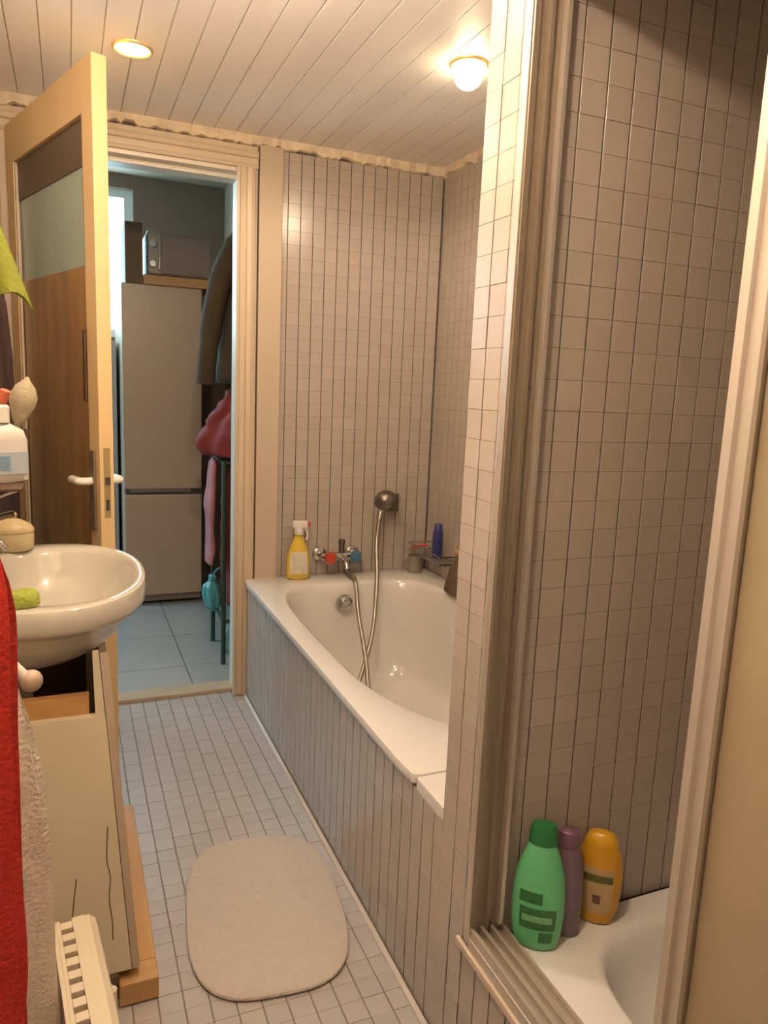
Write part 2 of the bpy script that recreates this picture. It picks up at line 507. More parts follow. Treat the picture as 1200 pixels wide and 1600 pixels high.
# portals only guide the sampling of the daylight through the two windows
def portal(name, loc, rot, sx, sy):
    l = bpy.data.lights.new(name, 'AREA'); l.shape = 'RECTANGLE'; l.size = sx; l.size_y = sy
    l.cycles.is_portal = True
    o = bpy.data.objects.new(name, l); COL.objects.link(o); o.location = loc; o.rotation_euler = rot
portal('window_portal', ((WX0 + WX1) / 2, HY + .09, (WZ0 + WZ1) / 2), (-math.pi / 2, 0, 0), WX1 - WX0, WZ1 - WZ0)
portal('window_portal', (HX0 - .09, (LY0 + LY1) / 2, (LZ0 + LZ1) / 2), (0, -math.pi / 2, 0), LZ1 - LZ0, LY1 - LY0)

# ================================================================== LARGE THINGS
# ---- bathtub
t = tag(empty('bathtub', (1.03, 2.05, 0)), 'white enamel bathtub built in behind the tiled side panel', 'bathtub')
angs = sorted([2 * math.pi * i / 112 for i in range(112)] + [s * math.atan2(.806, .407) + o_ for s in (1, -1) for o_ in (0, math.pi)])
angs = sorted({round(a % (2 * math.pi), 5) for a in angs})
ocx, ocy, orx, ory = (XT - .012 + XR - .006) / 2, (1.25 + YB - .006) / 2, (XR - .006 - XT + .012) / 2, (YB - .006 - 1.25) / 2
nin = lambda t_: 3.6 + 1.2 * math.sin(t_)
bm = B()
rings = [ray_ring(ocx, ocy, orx - .004, ory - .004, 60, .464, angs), ray_ring(ocx, ocy, orx, ory, 60, .470, angs), ray_ring(ocx, ocy, orx, ory, 60, .482, angs),
         ray_ring(ocx, ocy, orx - .002, ory - .002, 60, .488, angs), ray_ring(ocx, ocy, orx - .010, ory - .010, 50, .490, angs)]
icx, icy, irx, iry = 1.028, 2.02, .335, .685
for s1, s2, dy, z in ((1.02, 1.01, 0, .490), (1.0, 1.0, 0, .487), (.975, .988, 0, .474), (.955, .978, 0, .44), (.93, .96, .004, .36), (.90, .935, .01, .24), (.86, .90, .018, .15), (.80, .855, .024, .105), (.68, .77, .03, .082), (.4, .5, .04, .072), (.1, .12, .05, .070)):
    rings.append(ray_ring(icx, icy + dy, irx * s1, iry * s2, nin, z, angs))
loft(bm, rings, False, True)
# underside skin so that the tub is a closed body
obj('tub_body', bm, WHITE, t, smooth=True)
bm = B(); M = Matrix.Translation((.990, 2.668, .415)) @ Matrix.Rotation(math.radians(96), 4, 'X')
lathe(bm, [(.034, -.004), (.036, .004), (.034, .010), (.026, .012), (.025, .022), (.020, .026), (.004, .027)], M=M, n=28)
obj('overflow_knob', bm, CHROME, t, smooth=True)
bm = B(); lathe(bm, [(.030, .0722), (.032, .076), (.02, .077), (.004, .075)], c=(1.03, 2.50)); obj('drain', bm, CHROME, t, smooth=True)

# ledge between tub and partition
bm = B(); box(bm, (XT - .002, PY1 + .002, .455), (XR - .006, 1.2495, .487), .005)
struct(obj('trim_10', bm, WHITE))

# ---- shower tray
t = tag(empty('shower_tray', (1.05, .5, 0)), 'white shower tray with raised rim, under the three bottles', 'shower tray')
bm = B()
ax0, ax1, ay0, ay1 = .704, XR - .006, .006, PY0 - .007
ocx, ocy, orx, ory = (ax0 + ax1) / 2, (ay0 + ay1) / 2, (ax1 - ax0) / 2, (ay1 - ay0) / 2
angs2 = sorted({round(a % (2 * math.pi), 5) for a in [2 * math.pi * i / 96 for i in range(96)] + [s * math.atan2(ory, orx) + o_ for s in (1, -1) for o_ in (0, math.pi)]})
rings = [ray_ring(ocx, ocy, orx, ory, 60, .012, angs2), ray_ring(ocx, ocy, orx, ory, 60, TRAY_Z - .006, angs2), ray_ring(ocx, ocy, orx - .005, ory - .005, 60, TRAY_Z, angs2)]
for s, z in ((1.02, TRAY_Z), (1.0, TRAY_Z - .003), (.975, TRAY_Z - .018), (.95, TRAY_Z - .06), (.92, TRAY_Z - .10), (.86, TRAY_Z - .125), (.7, TRAY_Z - .135), (.3, TRAY_Z - .14), (.05, TRAY_Z - .141)):
    rings.append(ray_ring(ocx + .01, ocy, (orx - .075) * s, (ory - .062) * s, 5, z, angs2))
loft(bm, rings, True, True)
obj('tray_body', bm, mat('tray_enamel', (.82, .81, .80), .18, var=.03), t, smooth=True)
bm = B(); lathe(bm, [(.04, TRAY_Z - .1405), (.045, TRAY_Z - .136), (.03, TRAY_Z - .134), (.004, TRAY_Z - .135)], c=(ocx, .3)); obj('drain', bm, CHROME, t, smooth=True)

# ---- shower frame (fixed): wall post, bottom track, top track
t = tag(empty('shower_door_frame', (.665, .5, .29)), 'aluminium shower door frame fixed to the tiled partition', 'shower frame')
bm = B()
prism(bm, [(XT + a, PY0 - b, .335) for a, b in ((-.006, .006), (-.006, .013), (.004, .013), (.004, .009), (.018, .009), (.018, .019), (.024, .019), (.024, .009), (.043, .009), (.043, .006))], (0, 0, 1.595))
obj('wall_post', bm, ALU_D, t)
bm = B(); box(bm, (XT - .0085, PY0 - .008, .30), (XT - .0062, PY0 + .008, 1.93), .0008); obj('cover_strip', bm, ALU, t)
bm = B(); box(bm, (XT + .0435, PY0 - .022, .335), (XT + .052, PY0 - .0055, 1.93), .001); obj('edge_strip', bm, ALU, t)
for z in (.95, 1.28):
    bm = B(); M = Matrix.Translation((XT + .033, PY0 - .009, z)) @ Matrix.Rotation(math.pi / 2, 4, 'X'); lathe(bm, [(.004, 0), (.004, .001), (.002, .0018)], M=M, n=10); obj('screw', bm, DARKCHROME, t, smooth=True)
bm = B(); box(bm, (XT - .008, .004, .291), (.704, PY0 - .006, .312), .002); obj('bottom_track', bm, ALU, t)
for xx, h in ((XT - .006, .332), (XT + .014, .330), (XT + .034, .328), (XT + .056, .326)):
    bm = B(); box(bm, (xx, .004, .311), (xx + .006, PY0 - .007, h), .001); obj('track_rib', bm, ALU, t)
bm = B(); box(bm, (XT - .004, .004, 1.87), (.70, PY0 - .007, 1.93), .002); obj('top_track', bm, ALU, t)
bm = B(); box(bm, (XT - .004, .003, .333), (XT + .05, .018, 1.869), .002); obj('end_post', bm, ALU, t)
bm = B(); box(bm, (XT - .0135, .0, .276), (XT - .0055, PY0 + .03, .2905), .002); struct(obj('trim_11', bm, mat('edge_bead', (.50, .40, .31), .5)))

# ---- sliding shower panel
t = tag(empty('shower_sliding_panel', (.666, .32, .34)), 'milky beige sliding shower panel with aluminium edge, at right', 'shower panel')
XP = .656
bm = B()
prism(bm, [(XP - .008, .592, .345), (XP - .008, .580, .345), (XP - .002, .578, .345), (XP - .002, .566, .345), (XP - .010, .564, .345), (XP - .010, .556, .345), (XP + .012, .556, .345), (XP + .012, .592, .345)], (0, 0, 1.50))
obj('stile', bm, ALU, t)
bm = B(); box(bm, (XP - .0115, .549, .36), (XP - .006, .5555, 1.84), .001); obj('glazing_bead', bm, ALU_D, t)
for za, zb_ in ((.345, .372), (1.82, 1.845)):
    bm = B(); box(bm, (XP - .008, .0401, za), (XP + .012, .5555, zb_), .002); obj('rail', bm, ALU, t)
bm = B(); box(bm, (XP - .003, .04, .372), (XP + .003, .556, 1.82)); obj('pane', bm, frosted('milky_acrylic', (.54, .44, .29)), t)
bm = B(); box(bm, (XP - .008, .02, .345), (XP + .012, .04, 1.845), .002); obj('stile', bm, ALU, t)

# ---- door leaf
HINGE = Vector((-.150, 2.842, .008)); ANG = math.atan2(-.735, .239)
t = tag(empty('door_leaf', HINGE, ANG), 'cream painted door standing open into the bathroom, with brown lower panel', 'door')
LW, LT, LH = .772, .019, 2.042
def lbox(name, lo, hi, material, bev=.002, parent=None):
    bm = B(); box(bm, lo, hi, bev); return obj(name, bm, material, parent or t, local=True)
lbox('stile', (0, -LT, 0), (.075, LT, LH), DOORPAINT); lbox('stile', (LW - .075, -LT, 0), (LW, LT, LH), DOORPAINT)
lbox('rail', (.0751, -LT, LH - .125), (LW - .0751, LT, LH), DOORPAINT); lbox('rail', (.0751, -LT, 0), (LW - .0751, LT, .14), DOORPAINT)
lbox('dark_strip', (.0755, -.008, 1.80), (LW - .0755, .008, LH - .1255), mat('dark_brown_strip', (.10, .065, .04), .4, var=.2), .001)
lbox('glass_pane', (.0755, -.004, 1.55), (LW - .0755, .004, 1.7995), mat('ribbed_glass', (.38, .47, .43), .12, var=.12, scale=5, bump=.1), 0)
lbox('wood_panel', (.0755, -.006, .1405), (LW - .0755, .006, 1.5495), BROWNPANEL, 0)
BEAD = mat('bead_paint', (.62, .52, .40), .4)
for a in (.0755, LW - .0875):
    lbox('glazing_bead', (a, -.016, .141), (a + .012, -.0085, LH - .1255), BEAD if a < .1 else ALU_D, .001)
lbox('edge_lock_plate', (LW - .0004, -.009, .88), (LW + .0012, .009, 1.07), mat('brass_plate', (.45, .33, .16), .4, .5), .0003)
lbox('latch', (LW + .0008, -.006, .970), (LW + .007, .006, .992), DARKCHROME, .001)
lbox('keyhole', (LW + .0008, -.004, .90), (LW + .002, .004, .93), BLACKRUB, .0005)
lbox('lock_stop', (LW - .09, -.026, 1.19), (LW - .076, -.0195, 1.38), DARKWOOD, .001)
for s in (-1, 1):
    hp = lbox('handle_plate', (LW - .066, min(s * (LT + .0002), s * (LT + .007)), .84), (LW - .026, max(s * (LT + .0002), s * (LT + .007)), 1.06), mat('handle_plate_metal', (.25, .19, .12), .4, .6), .002)
    bm = B()
    tube(bm, smooth_path([(LW - .046, s * (LT + .006), .976), (LW - .046, s * (LT + .022), .976), (LW - .052, s * (LT + .034), .976), (LW - .066, s * (LT + .037), .976), (LW - .115, s * (LT + .036), .975)], 5), .011, 12)
    obj('lever_handle', bm, mat('white_lever', (.8, .74, .66), .25), t, local=True, smooth=True)
for z in (.25, 1.75):
    bm = B(); lathe(bm, [(.008, z), (.008, z + .09)], c=(-.004, LT + .006), n=10); obj('hinge', bm, CHROME, t, local=True, smooth=True)

# ---- wash basin
BZ = .855
t = tag(empty('wash_basin', (-.06, 1.665, .66)), 'oval white ceramic wash basin fixed to the left wall', 'basin')
angs3 = [2 * math.pi * i / 80 for i in range(80)]
nb = 2.25
bcx, bcy, brx, bry = -.053, 1.665, .197, .292
bm = B(); rings = []
for s, z, dx in ((.22, .690, -.045), (.45, .694, -.04), (.60, .708, -.03), (.73, .733, -.018), (.83, .763, -.01), (.905, .790, -.004), (.95, .802, -.001), (.985, .808, 0), (.998, .816, 0), (1.0, .832, 0), (.998, .846, 0), (.988, .853, 0), (.970, BZ, 0)):
    rings.append(ray_ring(bcx + dx, bcy, brx * s, bry * s, nb, z, angs3))
for s, z, dx in ((1.04, BZ - .0005, .02), (1.0, BZ - .004, .02), (.965, BZ - .014, .02), (.90, BZ - .045, .018), (.80, BZ - .08, .015), (.64, BZ - .11, .01), (.42, BZ - .128, .005), (.15, BZ - .134, 0)):
    rings.append(ray_ring(bcx + dx, bcy, brx * .80 * s, bry * .82 * s, nb, z, angs3))
# keep everything in front of the wall
for rg in rings:
    for p in rg: p.x = max(p.x, XL + .001)
loft(bm, rings, True, True)
obj('bowl', bm, CERAM, t, smooth=True)
bm = B(); lathe(bm, [(.024, BZ - .1335), (.025, BZ - .130), (.012, BZ - .129)], c=(bcx + .0, bcy)); obj('drain', bm, CHROME, t, smooth=True)
bm = B(); tube(bm, smooth_path([(-.105, 1.64, .689), (-.105, 1.64, .60), (-.105, 1.64, .555), (-.13, 1.64, .53), (-.16, 1.64, .55), (-.2, 1.64, .575), (XL + .001, 1.64, .575)], 5), .018, 14)
obj('trap_pipe', bm, mat('trap_plastic', (.55, .46, .35), .4), t, smooth=True)
# tap
t = tag(empty('basin_tap', (-.195, 1.66, BZ)), 'small chrome mixer tap at the back of the wash basin', 'tap')
bm = B(); lathe(bm, [(.026, BZ - .001), (.026, BZ + .006), (.021, BZ + .012), (.020, BZ + .09), (.022, BZ + .095), (.012, BZ + .10)], c=(-.195, 1.66)); obj('tap_body', bm, CHROME, t, smooth=True)
bm = B(); tube(bm, smooth_path([(-.19, 1.66, BZ + .05), (-.165, 1.66, BZ + .068), (-.145, 1.66, BZ + .068), (-.13, 1.66, BZ + .052)], 5), .011, 12); obj('spout', bm, CHROME, t, smooth=True)
bm = B(); tube(bm, [(-.195, 1.66, BZ + .098), (-.17, 1.66, BZ + .112), (-.125, 1.66, BZ + .125), (-.11, 1.66, BZ + .128)], [.012, .009, .007, .008], 10); obj('lever', bm, DARKCHROME, t, smooth=True)

# ---- cabinet under the basin
t = tag(empty('washstand_cabinet', (-.08, 1.75, 0)), 'worn beige cabinet under the wash basin, cracked side panel', 'cabinet')
CY0, CY1 = 1.412, 2.03
bm = B()   # end panel towards the camera, with the top cut out round the basin
prism(bm, [(XL + .006, CY0, .072), (.087, CY0, .072), (.038, CY0, .758), (.027, CY0, .758), (.030, CY0, .632), (XL + .006, CY0, .632)], (0, .016, 0))
obj('end_panel', bm, BEIGEPANEL, t)
bm = B()   # long leaning front towards the room
rings = [[Vector(p) for p in ((.0885, y, .072), (.1025, y, .072), (.0885 + .014 - (zt_ - .072) * .0694, y, zt_), (.0885 - (zt_ - .072) * .0714, y, zt_))] for y, zt_ in ((CY0, .758), (CY0 + .03, .735), (CY0 + .06, .70), (CY0 + .12, .675), (CY1, .66))]
loft(bm, rings); obj('front_panel', bm, mat('grey_beige_panel', (.46, .37, .28), .5, var=.08), t)
bm = B(); box(bm, (XL + .006, CY1 - .016, .072), (.06, CY1, .64)); obj('end_panel', bm, BEIGEPANEL, t)
bm = B(); box(bm, (XL + .006, CY0 + .017, .072), (.086, CY1 - .017, .088)); obj('bottom_board', bm, DARKWOOD, t)
bm = B(); box(bm, (XL + .006, CY0 + .017, .615), (.02, CY0 + .040, .668), .002); obj('cross_rail', bm, WOOD, t)
bm = B(); box(bm, (XL + .006, CY0 + .38, .50), (.02, CY0 + .395, .655), .001); obj('inner_partition', bm, DARKWOOD, t)
crack = mat('crack', (.13, .085, .04), .9)
for pts in ([(.047, .40), (.044, .33), (.050, .29), (.047, .24), (.052, .19), (.052, .15)], [(-.012, .30), (-.018, .25), (-.022, .21)]):
    bm = B(); tube(bm, smooth_path([(a, CY0 - .0003, z) for a, z in pts], 4), .0011, 6); obj('crack', bm, crack, t)
bm = B(); box(bm, (.030, CY0 - .01, .052), (.062, CY0 + .05, .0715), .002); obj('spacer_block', bm, DARKWOOD, t)
pl = tag(empty('wooden_base_frame', (.09, 1.75, 0)), 'light pine base frame on the floor beneath the beige cabinet', 'base frame')
bm = B(); box(bm, (.104, 1.455, .0005), (.139, 2.07, .050), .003); obj('long_board', bm, WOOD, pl)
bm = B(); box(bm, (.062, 1.398, .0005), (.139, 1.4545, .050), .003); obj('end_block', bm, mat('pine_end', (.42, .24, .09), .5, var=.25, scale=10, stretch=(1, 6, 6)), pl)
for ya in (1.48, 2.0):
    bm = B(); box(bm, (-.22, ya, .0005), (.10, ya + .05, .071), .002); obj('bearer', bm, WOOD, pl)

# ---- radiator / heater, top grille
HA = math.radians(6)
t = tag(empty('convector_heater', (-.013, 1.17, 0), HA), 'white heater with slotted top grille in front of the beige cabinet', 'heater')
HW = mat('heater_enamel', (.60, .52, .39), .35, var=.03)
HZ = .40
bm = B()
# body: U-shaped shell with rounded shoulder, local: x to room, y away, origin at far end
sec = [(-.036, .03), (.030, .03), (.033, .20), (.034, HZ - .03), (.030, HZ - .012), (.020, HZ - .003), (.014, HZ - .003), (.014, HZ - .012), (-.030, HZ - .012), (-.030, HZ), (-.036, HZ)]
rings = [[Vector((a, y, z)) for a, z in sec] for y in (-.55, .0)]
loft(bm, rings); obj('heater_body', bm, HW, t, local=True)
y = -.006
bm = B(); box(bm, (-.0298, -.55, HZ - .0115), (-.024, 0, HZ - .001), .0005); obj('grille_edge', bm, HW, t, local=True)
bm = B(); box(bm, (-.006, -.55, HZ - .0115), (.0138, 0, HZ - .001), .0005); obj('grille_edge', bm, HW, t, local=True)
while y > -.54:
    bm = B(); box(bm, (-.0238, y - .016, HZ - .0115), (-.0062, y, HZ - .001), .0008); obj('grille_bar', bm, HW, t, local=True)
    y -= .0275
bm = B(); box(bm, (-.0238, -.55, HZ - .0119), (-.0062, 0, HZ - .0116)); obj('grille_shadow_plate', bm, mat('slot_shade', (.20, .14, .08), .8), t, local=True)  # dark plate paints the shade seen down through the slots
for yy in (-.48, -.05):
    bm = B(); box(bm, (-.035, yy - .02, .0005), (.045, yy + .02, .0298), .003); obj('foot', bm, HW, t, local=True)
bm = B(); tube(bm, [(.05, -.02, .02), (.05, -.02, .26)], .009, 12); tube(bm, [(.05, -.02, .26), (.033, -.02, .262)], .009, 12); obj('supply_pipe', bm, HW, t, local=True, smooth=True)

# ================================================================== LAMPS
def downlight(name, x, y, label, bulb):
    t = tag(empty(name, (x, y, ZC)), label, 'ceiling lamp', 'recessed ceiling spots')
    bm = B()
    lathe(bm, [(.044, .0015), (.044, -.003), (.049, -.007), (.053, -.005), (.055, -.0005), (.055, .0015)], n=32)
    obj('ring', bm, mat('brass_ring', (.8, .62, .25), .3, .7), t, local=True, smooth=True)
    bm = B()
    if bulb:
        lathe(bm, [(.020, -.002), (.034, -.010), (.040, -.022), (.040, -.036), (.032, -.052), (.018, -.062), (.003, -.065)], n=24)
        zl = -.068
    else:
        lathe(bm, [(.0435, -.0005), (.0435, -.004), (.030, -.009), (.003, -.011)], n=24)
        zl = -.022
    obj('bulb', bm, emit(name + '_glow', (1.0, .82, .5), 30.0), t, local=True, smooth=True)
    l = bpy.data.lights.new(name, 'SPOT'); l.spot_size = math.radians(178); l.spot_blend = .35; l.energy = LAMP_W; l.color = LAMP_COL; l.shadow_soft_size = .035
    o = bpy.data.objects.new(name + '_light', l); COL.objects.link(o); o.parent = t; o.location = (0, 0, zl - .03)
    return t
downlight('ceiling_spot', .185, 2.31, 'flat glowing recessed ceiling spot above the open door', False)
downlight('ceiling_spot', 1.038, 1.955, 'glowing ceiling spot with protruding bulb, above the bathtub', True)
def globe(name, x, y, energy, label):  # unseen bulbs, added above the view to match the room's light
    t = tag(empty(name, (x, y, ZC)), label, 'ceiling lamp')
    bm = B(); lathe(bm, [(.055, -.0005), (.055, -.014), (.045, -.022)], n=24); obj('lamp_base', bm, WHITE, t, local=True, smooth=True)
    bm = B(); lathe(bm, [(.020, -.0225), (.018, -.04)], n=16); obj('socket', bm, WHITE, t, local=True, smooth=True)
    bm = B(); lathe(bm, [(.014, -.0405), (.020, -.050), (.028, -.066), (.030, -.080), (.024, -.096), (.010, -.104), (.002, -.105)], n=20)
    obj('bulb', bm, emit(name + '_glow', (1.0, .82, .5), 30.0), t, local=True, smooth=True)
    l = bpy.data.lights.new(name, 'POINT'); l.energy = energy; l.color = LAMP_COL; l.shadow_soft_size = .03
    o = bpy.data.objects.new(name + '_light', l); COL.objects.link(o); o.parent = t; o.location = (0, 0, -.145)
globe('unseen_ceiling_bulb', .28, 1.32, GLOBE_W[0], 'unseen bare ceiling bulb over the middle of the floor')
globe('unseen_ceiling_bulb', .05, .45, GLOBE_W[1], 'unseen bare ceiling bulb over the near end of the room')

# ================================================================== SMALL THINGS
# ---- bath mat
t_angs = [2 * math.pi * i / 96 for i in range(96)]
bm = B()
rings = []
for s, z in ((1.0, .0004), (1.01, .004), (1.0, .008), (.97, .010)):
    rings.append(ray_ring(.408, 1.588, .184 * s, .277 * (1 + (s - 1) * .65), 3.2, z, t_angs))
for s in (.9, .7, .5, .3, .1):
    rings.append([p + Vector((0, 0, .0012 * math.sin(p.x * 60) * math.cos(p.y * 45))) for p in ray_ring(.408, 1.588, .184 * s, .277 * s, 3.2, .0105, t_angs)])
for rg in rings:
    for p in rg:
        q = Matrix.Rotation(math.radians(-7), 3, 'Z') @ Vector((p.x - .408, p.y - 1.588, 0)); p.x, p.y = .408 + q.x, 1.588 + q.y
loft(bm, rings)
t = tag(obj('bath_mat', bm, MATBEIGE, smooth=True), 'rounded beige bath mat lying on the tiled floor', 'bath mat')

# ---- bath mixer on the door wall
FX, FY, FZ = 1.015, YB - .062, .575
t = tag(empty('bath_mixer', (FX, YB, FZ)), 'chrome bath mixer with red and blue handles above the tub', 'tap')
bm = B(); tube(bm, [(FX - .085, FY, FZ), (FX + .085, FY, FZ)], .017, 16); obj('mixer_body', bm, CHROME, t, smooth=True)
for s in (-1, 1):
    bm = B(); tube(bm, [(FX + s * .072, FY, FZ), (FX + s * .072, FY + .035, FZ), (FX + s * .072, YB - .006, FZ)], .013, 14); obj('inlet', bm, CHROME, t, smooth=True)
    bm = B(); M = Matrix.Translation((FX + s * .072, YB - .0055, FZ)) @ Matrix.Rotation(math.pi / 2, 4, 'X'); lathe(bm, [(.030, 0), (.029, .006), (.016, .013)], M=M); obj('wall_rosette', bm, CHROME, t, smooth=True)
    hm = mat('red_handle', (.42, .055, .018), .3) if s < 0 else mat('blue_handle', (.05, .13, .20), .3)
    bm = B(); M = Matrix.Translation((FX + s * .055, FY - .012, FZ + .002)) @ Matrix.Rotation(math.pi / 2, 4, 'X')
    lathe(bm, [(.012, -.004), (.012, .012), (.022, .016), (.024, .030), (.020, .040), (.006, .043)], M=M, n=20); h = obj('handle', bm, hm, t, smooth=True)
    for k in range(4):
        a = math.pi / 4 + k * math.pi / 2
        bm = B(); tube(bm, [(FX + s * .055, FY - .040, FZ + .002), (FX + s * .055 + .026 * math.cos(a), FY - .040, FZ + .002 + .026 * math.sin(a))], [.007, .009], 10); obj('handle_spoke', bm, hm, h, smooth=True)
bm = B(); tube(bm, smooth_path([(FX, FY, FZ), (FX, FY - .03, FZ - .004), (FX, FY - .07, FZ - .014), (FX, FY - .085, FZ - .035)], 5), .011, 14); obj('spout', bm, CHROME, t, smooth=True)
bm = B(); lathe(bm, [(.012, FZ + .01), (.012, FZ + .05), (.014, FZ + .052), (.014, FZ + .068), (.006, FZ + .072)], c=(FX + .005, FY), n=16); obj('diverter_knob', bm, DARKCHROME, t, smooth=True)
bm = B(); lathe(bm, [(.009, FZ - .045), (.010, FZ - .012), (.012, FZ)], c=(FX + .028, FY), n=14); obj('hose_outlet', bm, CHROME, t, smooth=True)

# ---- hand shower in its bracket
SX, SY, SZ = 1.20, YB, .795
t = tag(empty('hand_shower', (SX, SY, SZ)), 'dark chrome hand shower hung in a wall bracket above the tub', 'hand shower')
bm = B(); box(bm, (SX + .03, YB - .03, SZ - .045), (SX + .085, YB - .0062, SZ + .03), .004); obj('wall_plate', bm, DARKCHROME, t)
bm = B(); tube(bm, [(SX + .06, YB - .016, SZ + .005), (SX + .04, YB - .05, SZ + .005), (SX - .01, YB - .075, SZ)], .018, 12); obj('bracket_arm', bm, DARKCHROME, t, smooth=True)
bm = B(); tube(bm, smooth_path([(SX - .022, YB - .088, SZ - .026), (SX - .018, YB - .086, SZ), (SX - .012, YB - .09, SZ + .02), (SX - .004, YB - .10, SZ + .035)], 5), [.010] * 6 + [.013] * 10, 14); obj('shower_handle', bm, DARKCHROME, t, smooth=True)
bm = B(); M = Matrix.Translation((SX - .02, YB - .115, SZ + .024)) @ Matrix.Scale(1.15, 4) @ Matrix.Rotation(math.radians(215), 4, 'X') @ Matrix.Rotation(math.radians(35), 4, 'Y')
lathe(bm, [(.014, -.026), (.028, -.014), (.040, 0), (.041, .008), (.037, .013), (.004, .014)], M=M, n=24); obj('shower_head', bm, DARKCHROME, t, smooth=True)
# ---- hose: from the mixer down into the tub and back up to the hand shower
t = tag(empty('shower_hose', (1.0, 2.4, .08)), 'grey metal shower hose looping down into the bathtub', 'hose')
pts = [(FX + .028, FY, FZ - .049), (FX + .028, FY - .018, .503), (FX + .028, FY - .09, .505), (FX + .024, FY - .135, .47), (FX + .016, FY - .19, .38), (FX + .0, FY - .32, .25), (.985, 2.36, .15), (.955, 2.26, .098), (.90, 2.22, .092), (.885, 2.30, .092), (.93, 2.39, .12), (.995, 2.46, .20), (1.07, 2.55, .33), (1.125, 2.66, .50), (1.155, 2.75, .64), (SX - .022, YB - .088, SZ - .031)]
bm = B(); sp = smooth_path(pts, 14); tube(bm, sp, .0085, 10, ribs=.08)
obj('hose_tube', bm, HOSE, t, smooth=True)
for p, q in ((pts[0], (pts[0][0], pts[0][1] - .004, pts[0][2] - .012)), (pts[-1], (pts[-1][0] - .008, pts[-1][1] - .006, pts[-1][2] - .035))):
    bm = B(); tube(bm, [p, q], .0115, 14); obj('hose_nut', bm, CHROME, t, smooth=True)

# ---- yellow spray bottle on the tub's far ledge
sx_, sy_, z0 = .835, YB - .062, .4905
t = tag(empty('spray_bottle', (sx_, sy_, z0), math.radians(-8)), 'yellow cleaning spray bottle with white trigger on the tub ledge', 'spray bottle')
YEL = mat('yellow_plastic', (.62, .42, .045), .25, var=.08)
prof = [(.038, 0), (.046, .006), (.047, .05), (.045, .09), (.036, .125), (.026, .15), (.018, .172), (.016, .185)]
bm = B(); lathe(bm, prof, sx=1, sy=.62, n=28); obj('bottle_body', bm, YEL, t, local=True, smooth=True)
bm = B(); lathe_patch(bm, [(.047, .025), (.0468, .06), (.0452, .09), (.040, .115)], -math.pi * .78, -math.pi * .22, 1, .62); obj('label', bm, mat('spray_label', (.55, .50, .38), .5, var=.3, scale=50), t, local=True, smooth=True)
WP = mat('white_plastic', (.62, .58, .51), .35)
bm = B(); lathe(bm, [(.019, .184), (.020, .205), (.016, .212)], n=20); obj('collar', bm, WP, t, local=True, smooth=True)
bm = B(); box(bm, (-.026, -.013, .210), (.036, .013, .238), .005); box(bm, (-.012, -.011, .20), (.014, .011, .215), .003); obj('spray_head', bm, WP, t, local=True)
bm = B(); tube(bm, smooth_path([(.020, 0, .214), (.032, 0, .196), (.036, 0, .175), (.032, 0, .16)], 4), [.006] * 4 + [.005] * 9, 10); obj('trigger', bm, WP, t, local=True, smooth=True)
bm = B(); box(bm, (.0362, -.009, .214), (.046, .009, .234), .002); obj('nozzle', bm, mat('red_plastic', (.45, .03, .02), .3), t, local=True)

# ---- corner: wire shelf on right wall with bottles, cup, razor, bath mitt
WSX, WSY0, WSY1, WSZ = XR - .006, 2.50, 2.80, .585
t = tag(empty('wire_soap_rack', (WSX - .06, 2.65, WSZ)), 'chrome wire soap rack on the tiled wall in the tub corner', 'rack')
for k in range(6):
    xx = WSX - .008 - k * .020
    bm = B(); tube(bm, [(xx, WSY0, WSZ), (xx, WSY1, WSZ)], .0022, 8); obj('wire', bm, CHROME, t, smooth=True)
for zz in (WSZ + .004, WSZ + .035):
    bm = B(); tube(bm, [(WSX - .002, WSY0, zz), (WSX - .112, WSY0, zz), (WSX - .112, WSY1, zz), (WSX - .002, WSY1, zz)], .003, 8); obj('rim_wire', bm, CHROME, t, smooth=True)
for yy in (WSY0 + .03, WSY1 - .03):
    bm = B(); box(bm, (WSX - .004, yy - .012, WSZ - .01), (WSX - .0005, yy + .012, WSZ + .05), .001); obj('wall_clip', bm, CHROME, t)
zb = WSZ + .003
bx, by = 1.375, 2.63
t = tag(empty('shampoo_bottle', (bx, by, zb)), 'slim dark blue shampoo bottle standing in the wire soap rack', 'bottle')
BLU = mat('blue_plastic', (.028, .032, .125), .3)
bm = B(); lathe(bm, [(.020, 0), (.0225, .004), (.0225, .10), (.019, .115)], sx=1, sy=.8); obj('bottle_body', bm, BLU, t, local=True, smooth=True)
bm = B(); lathe(bm, [(.0175, .1155), (.0175, .138), (.014, .143)], sx=1, sy=.8); obj('cap', bm, mat('blue_cap', (.045, .05, .17), .3), t, local=True, smooth=True)
t = tag(empty('razor', (1.36, 2.74, zb)), 'red handled razor lying across the wire soap rack', 'razor')
bm = B(); tube(bm, smooth_path([(1.335, 2.78, zb + .012), (1.35, 2.73, zb + .03), (1.352, 2.69, zb + .042)], 5), .006, 10); obj('handle', bm, mat('razor_red', (.55, .07, .04), .3), t, smooth=True)
bm = B(); box(bm, (1.332, 2.775, zb), (1.372, 2.79, zb + .018), .003); obj('blade_head', bm, CHROME, t)
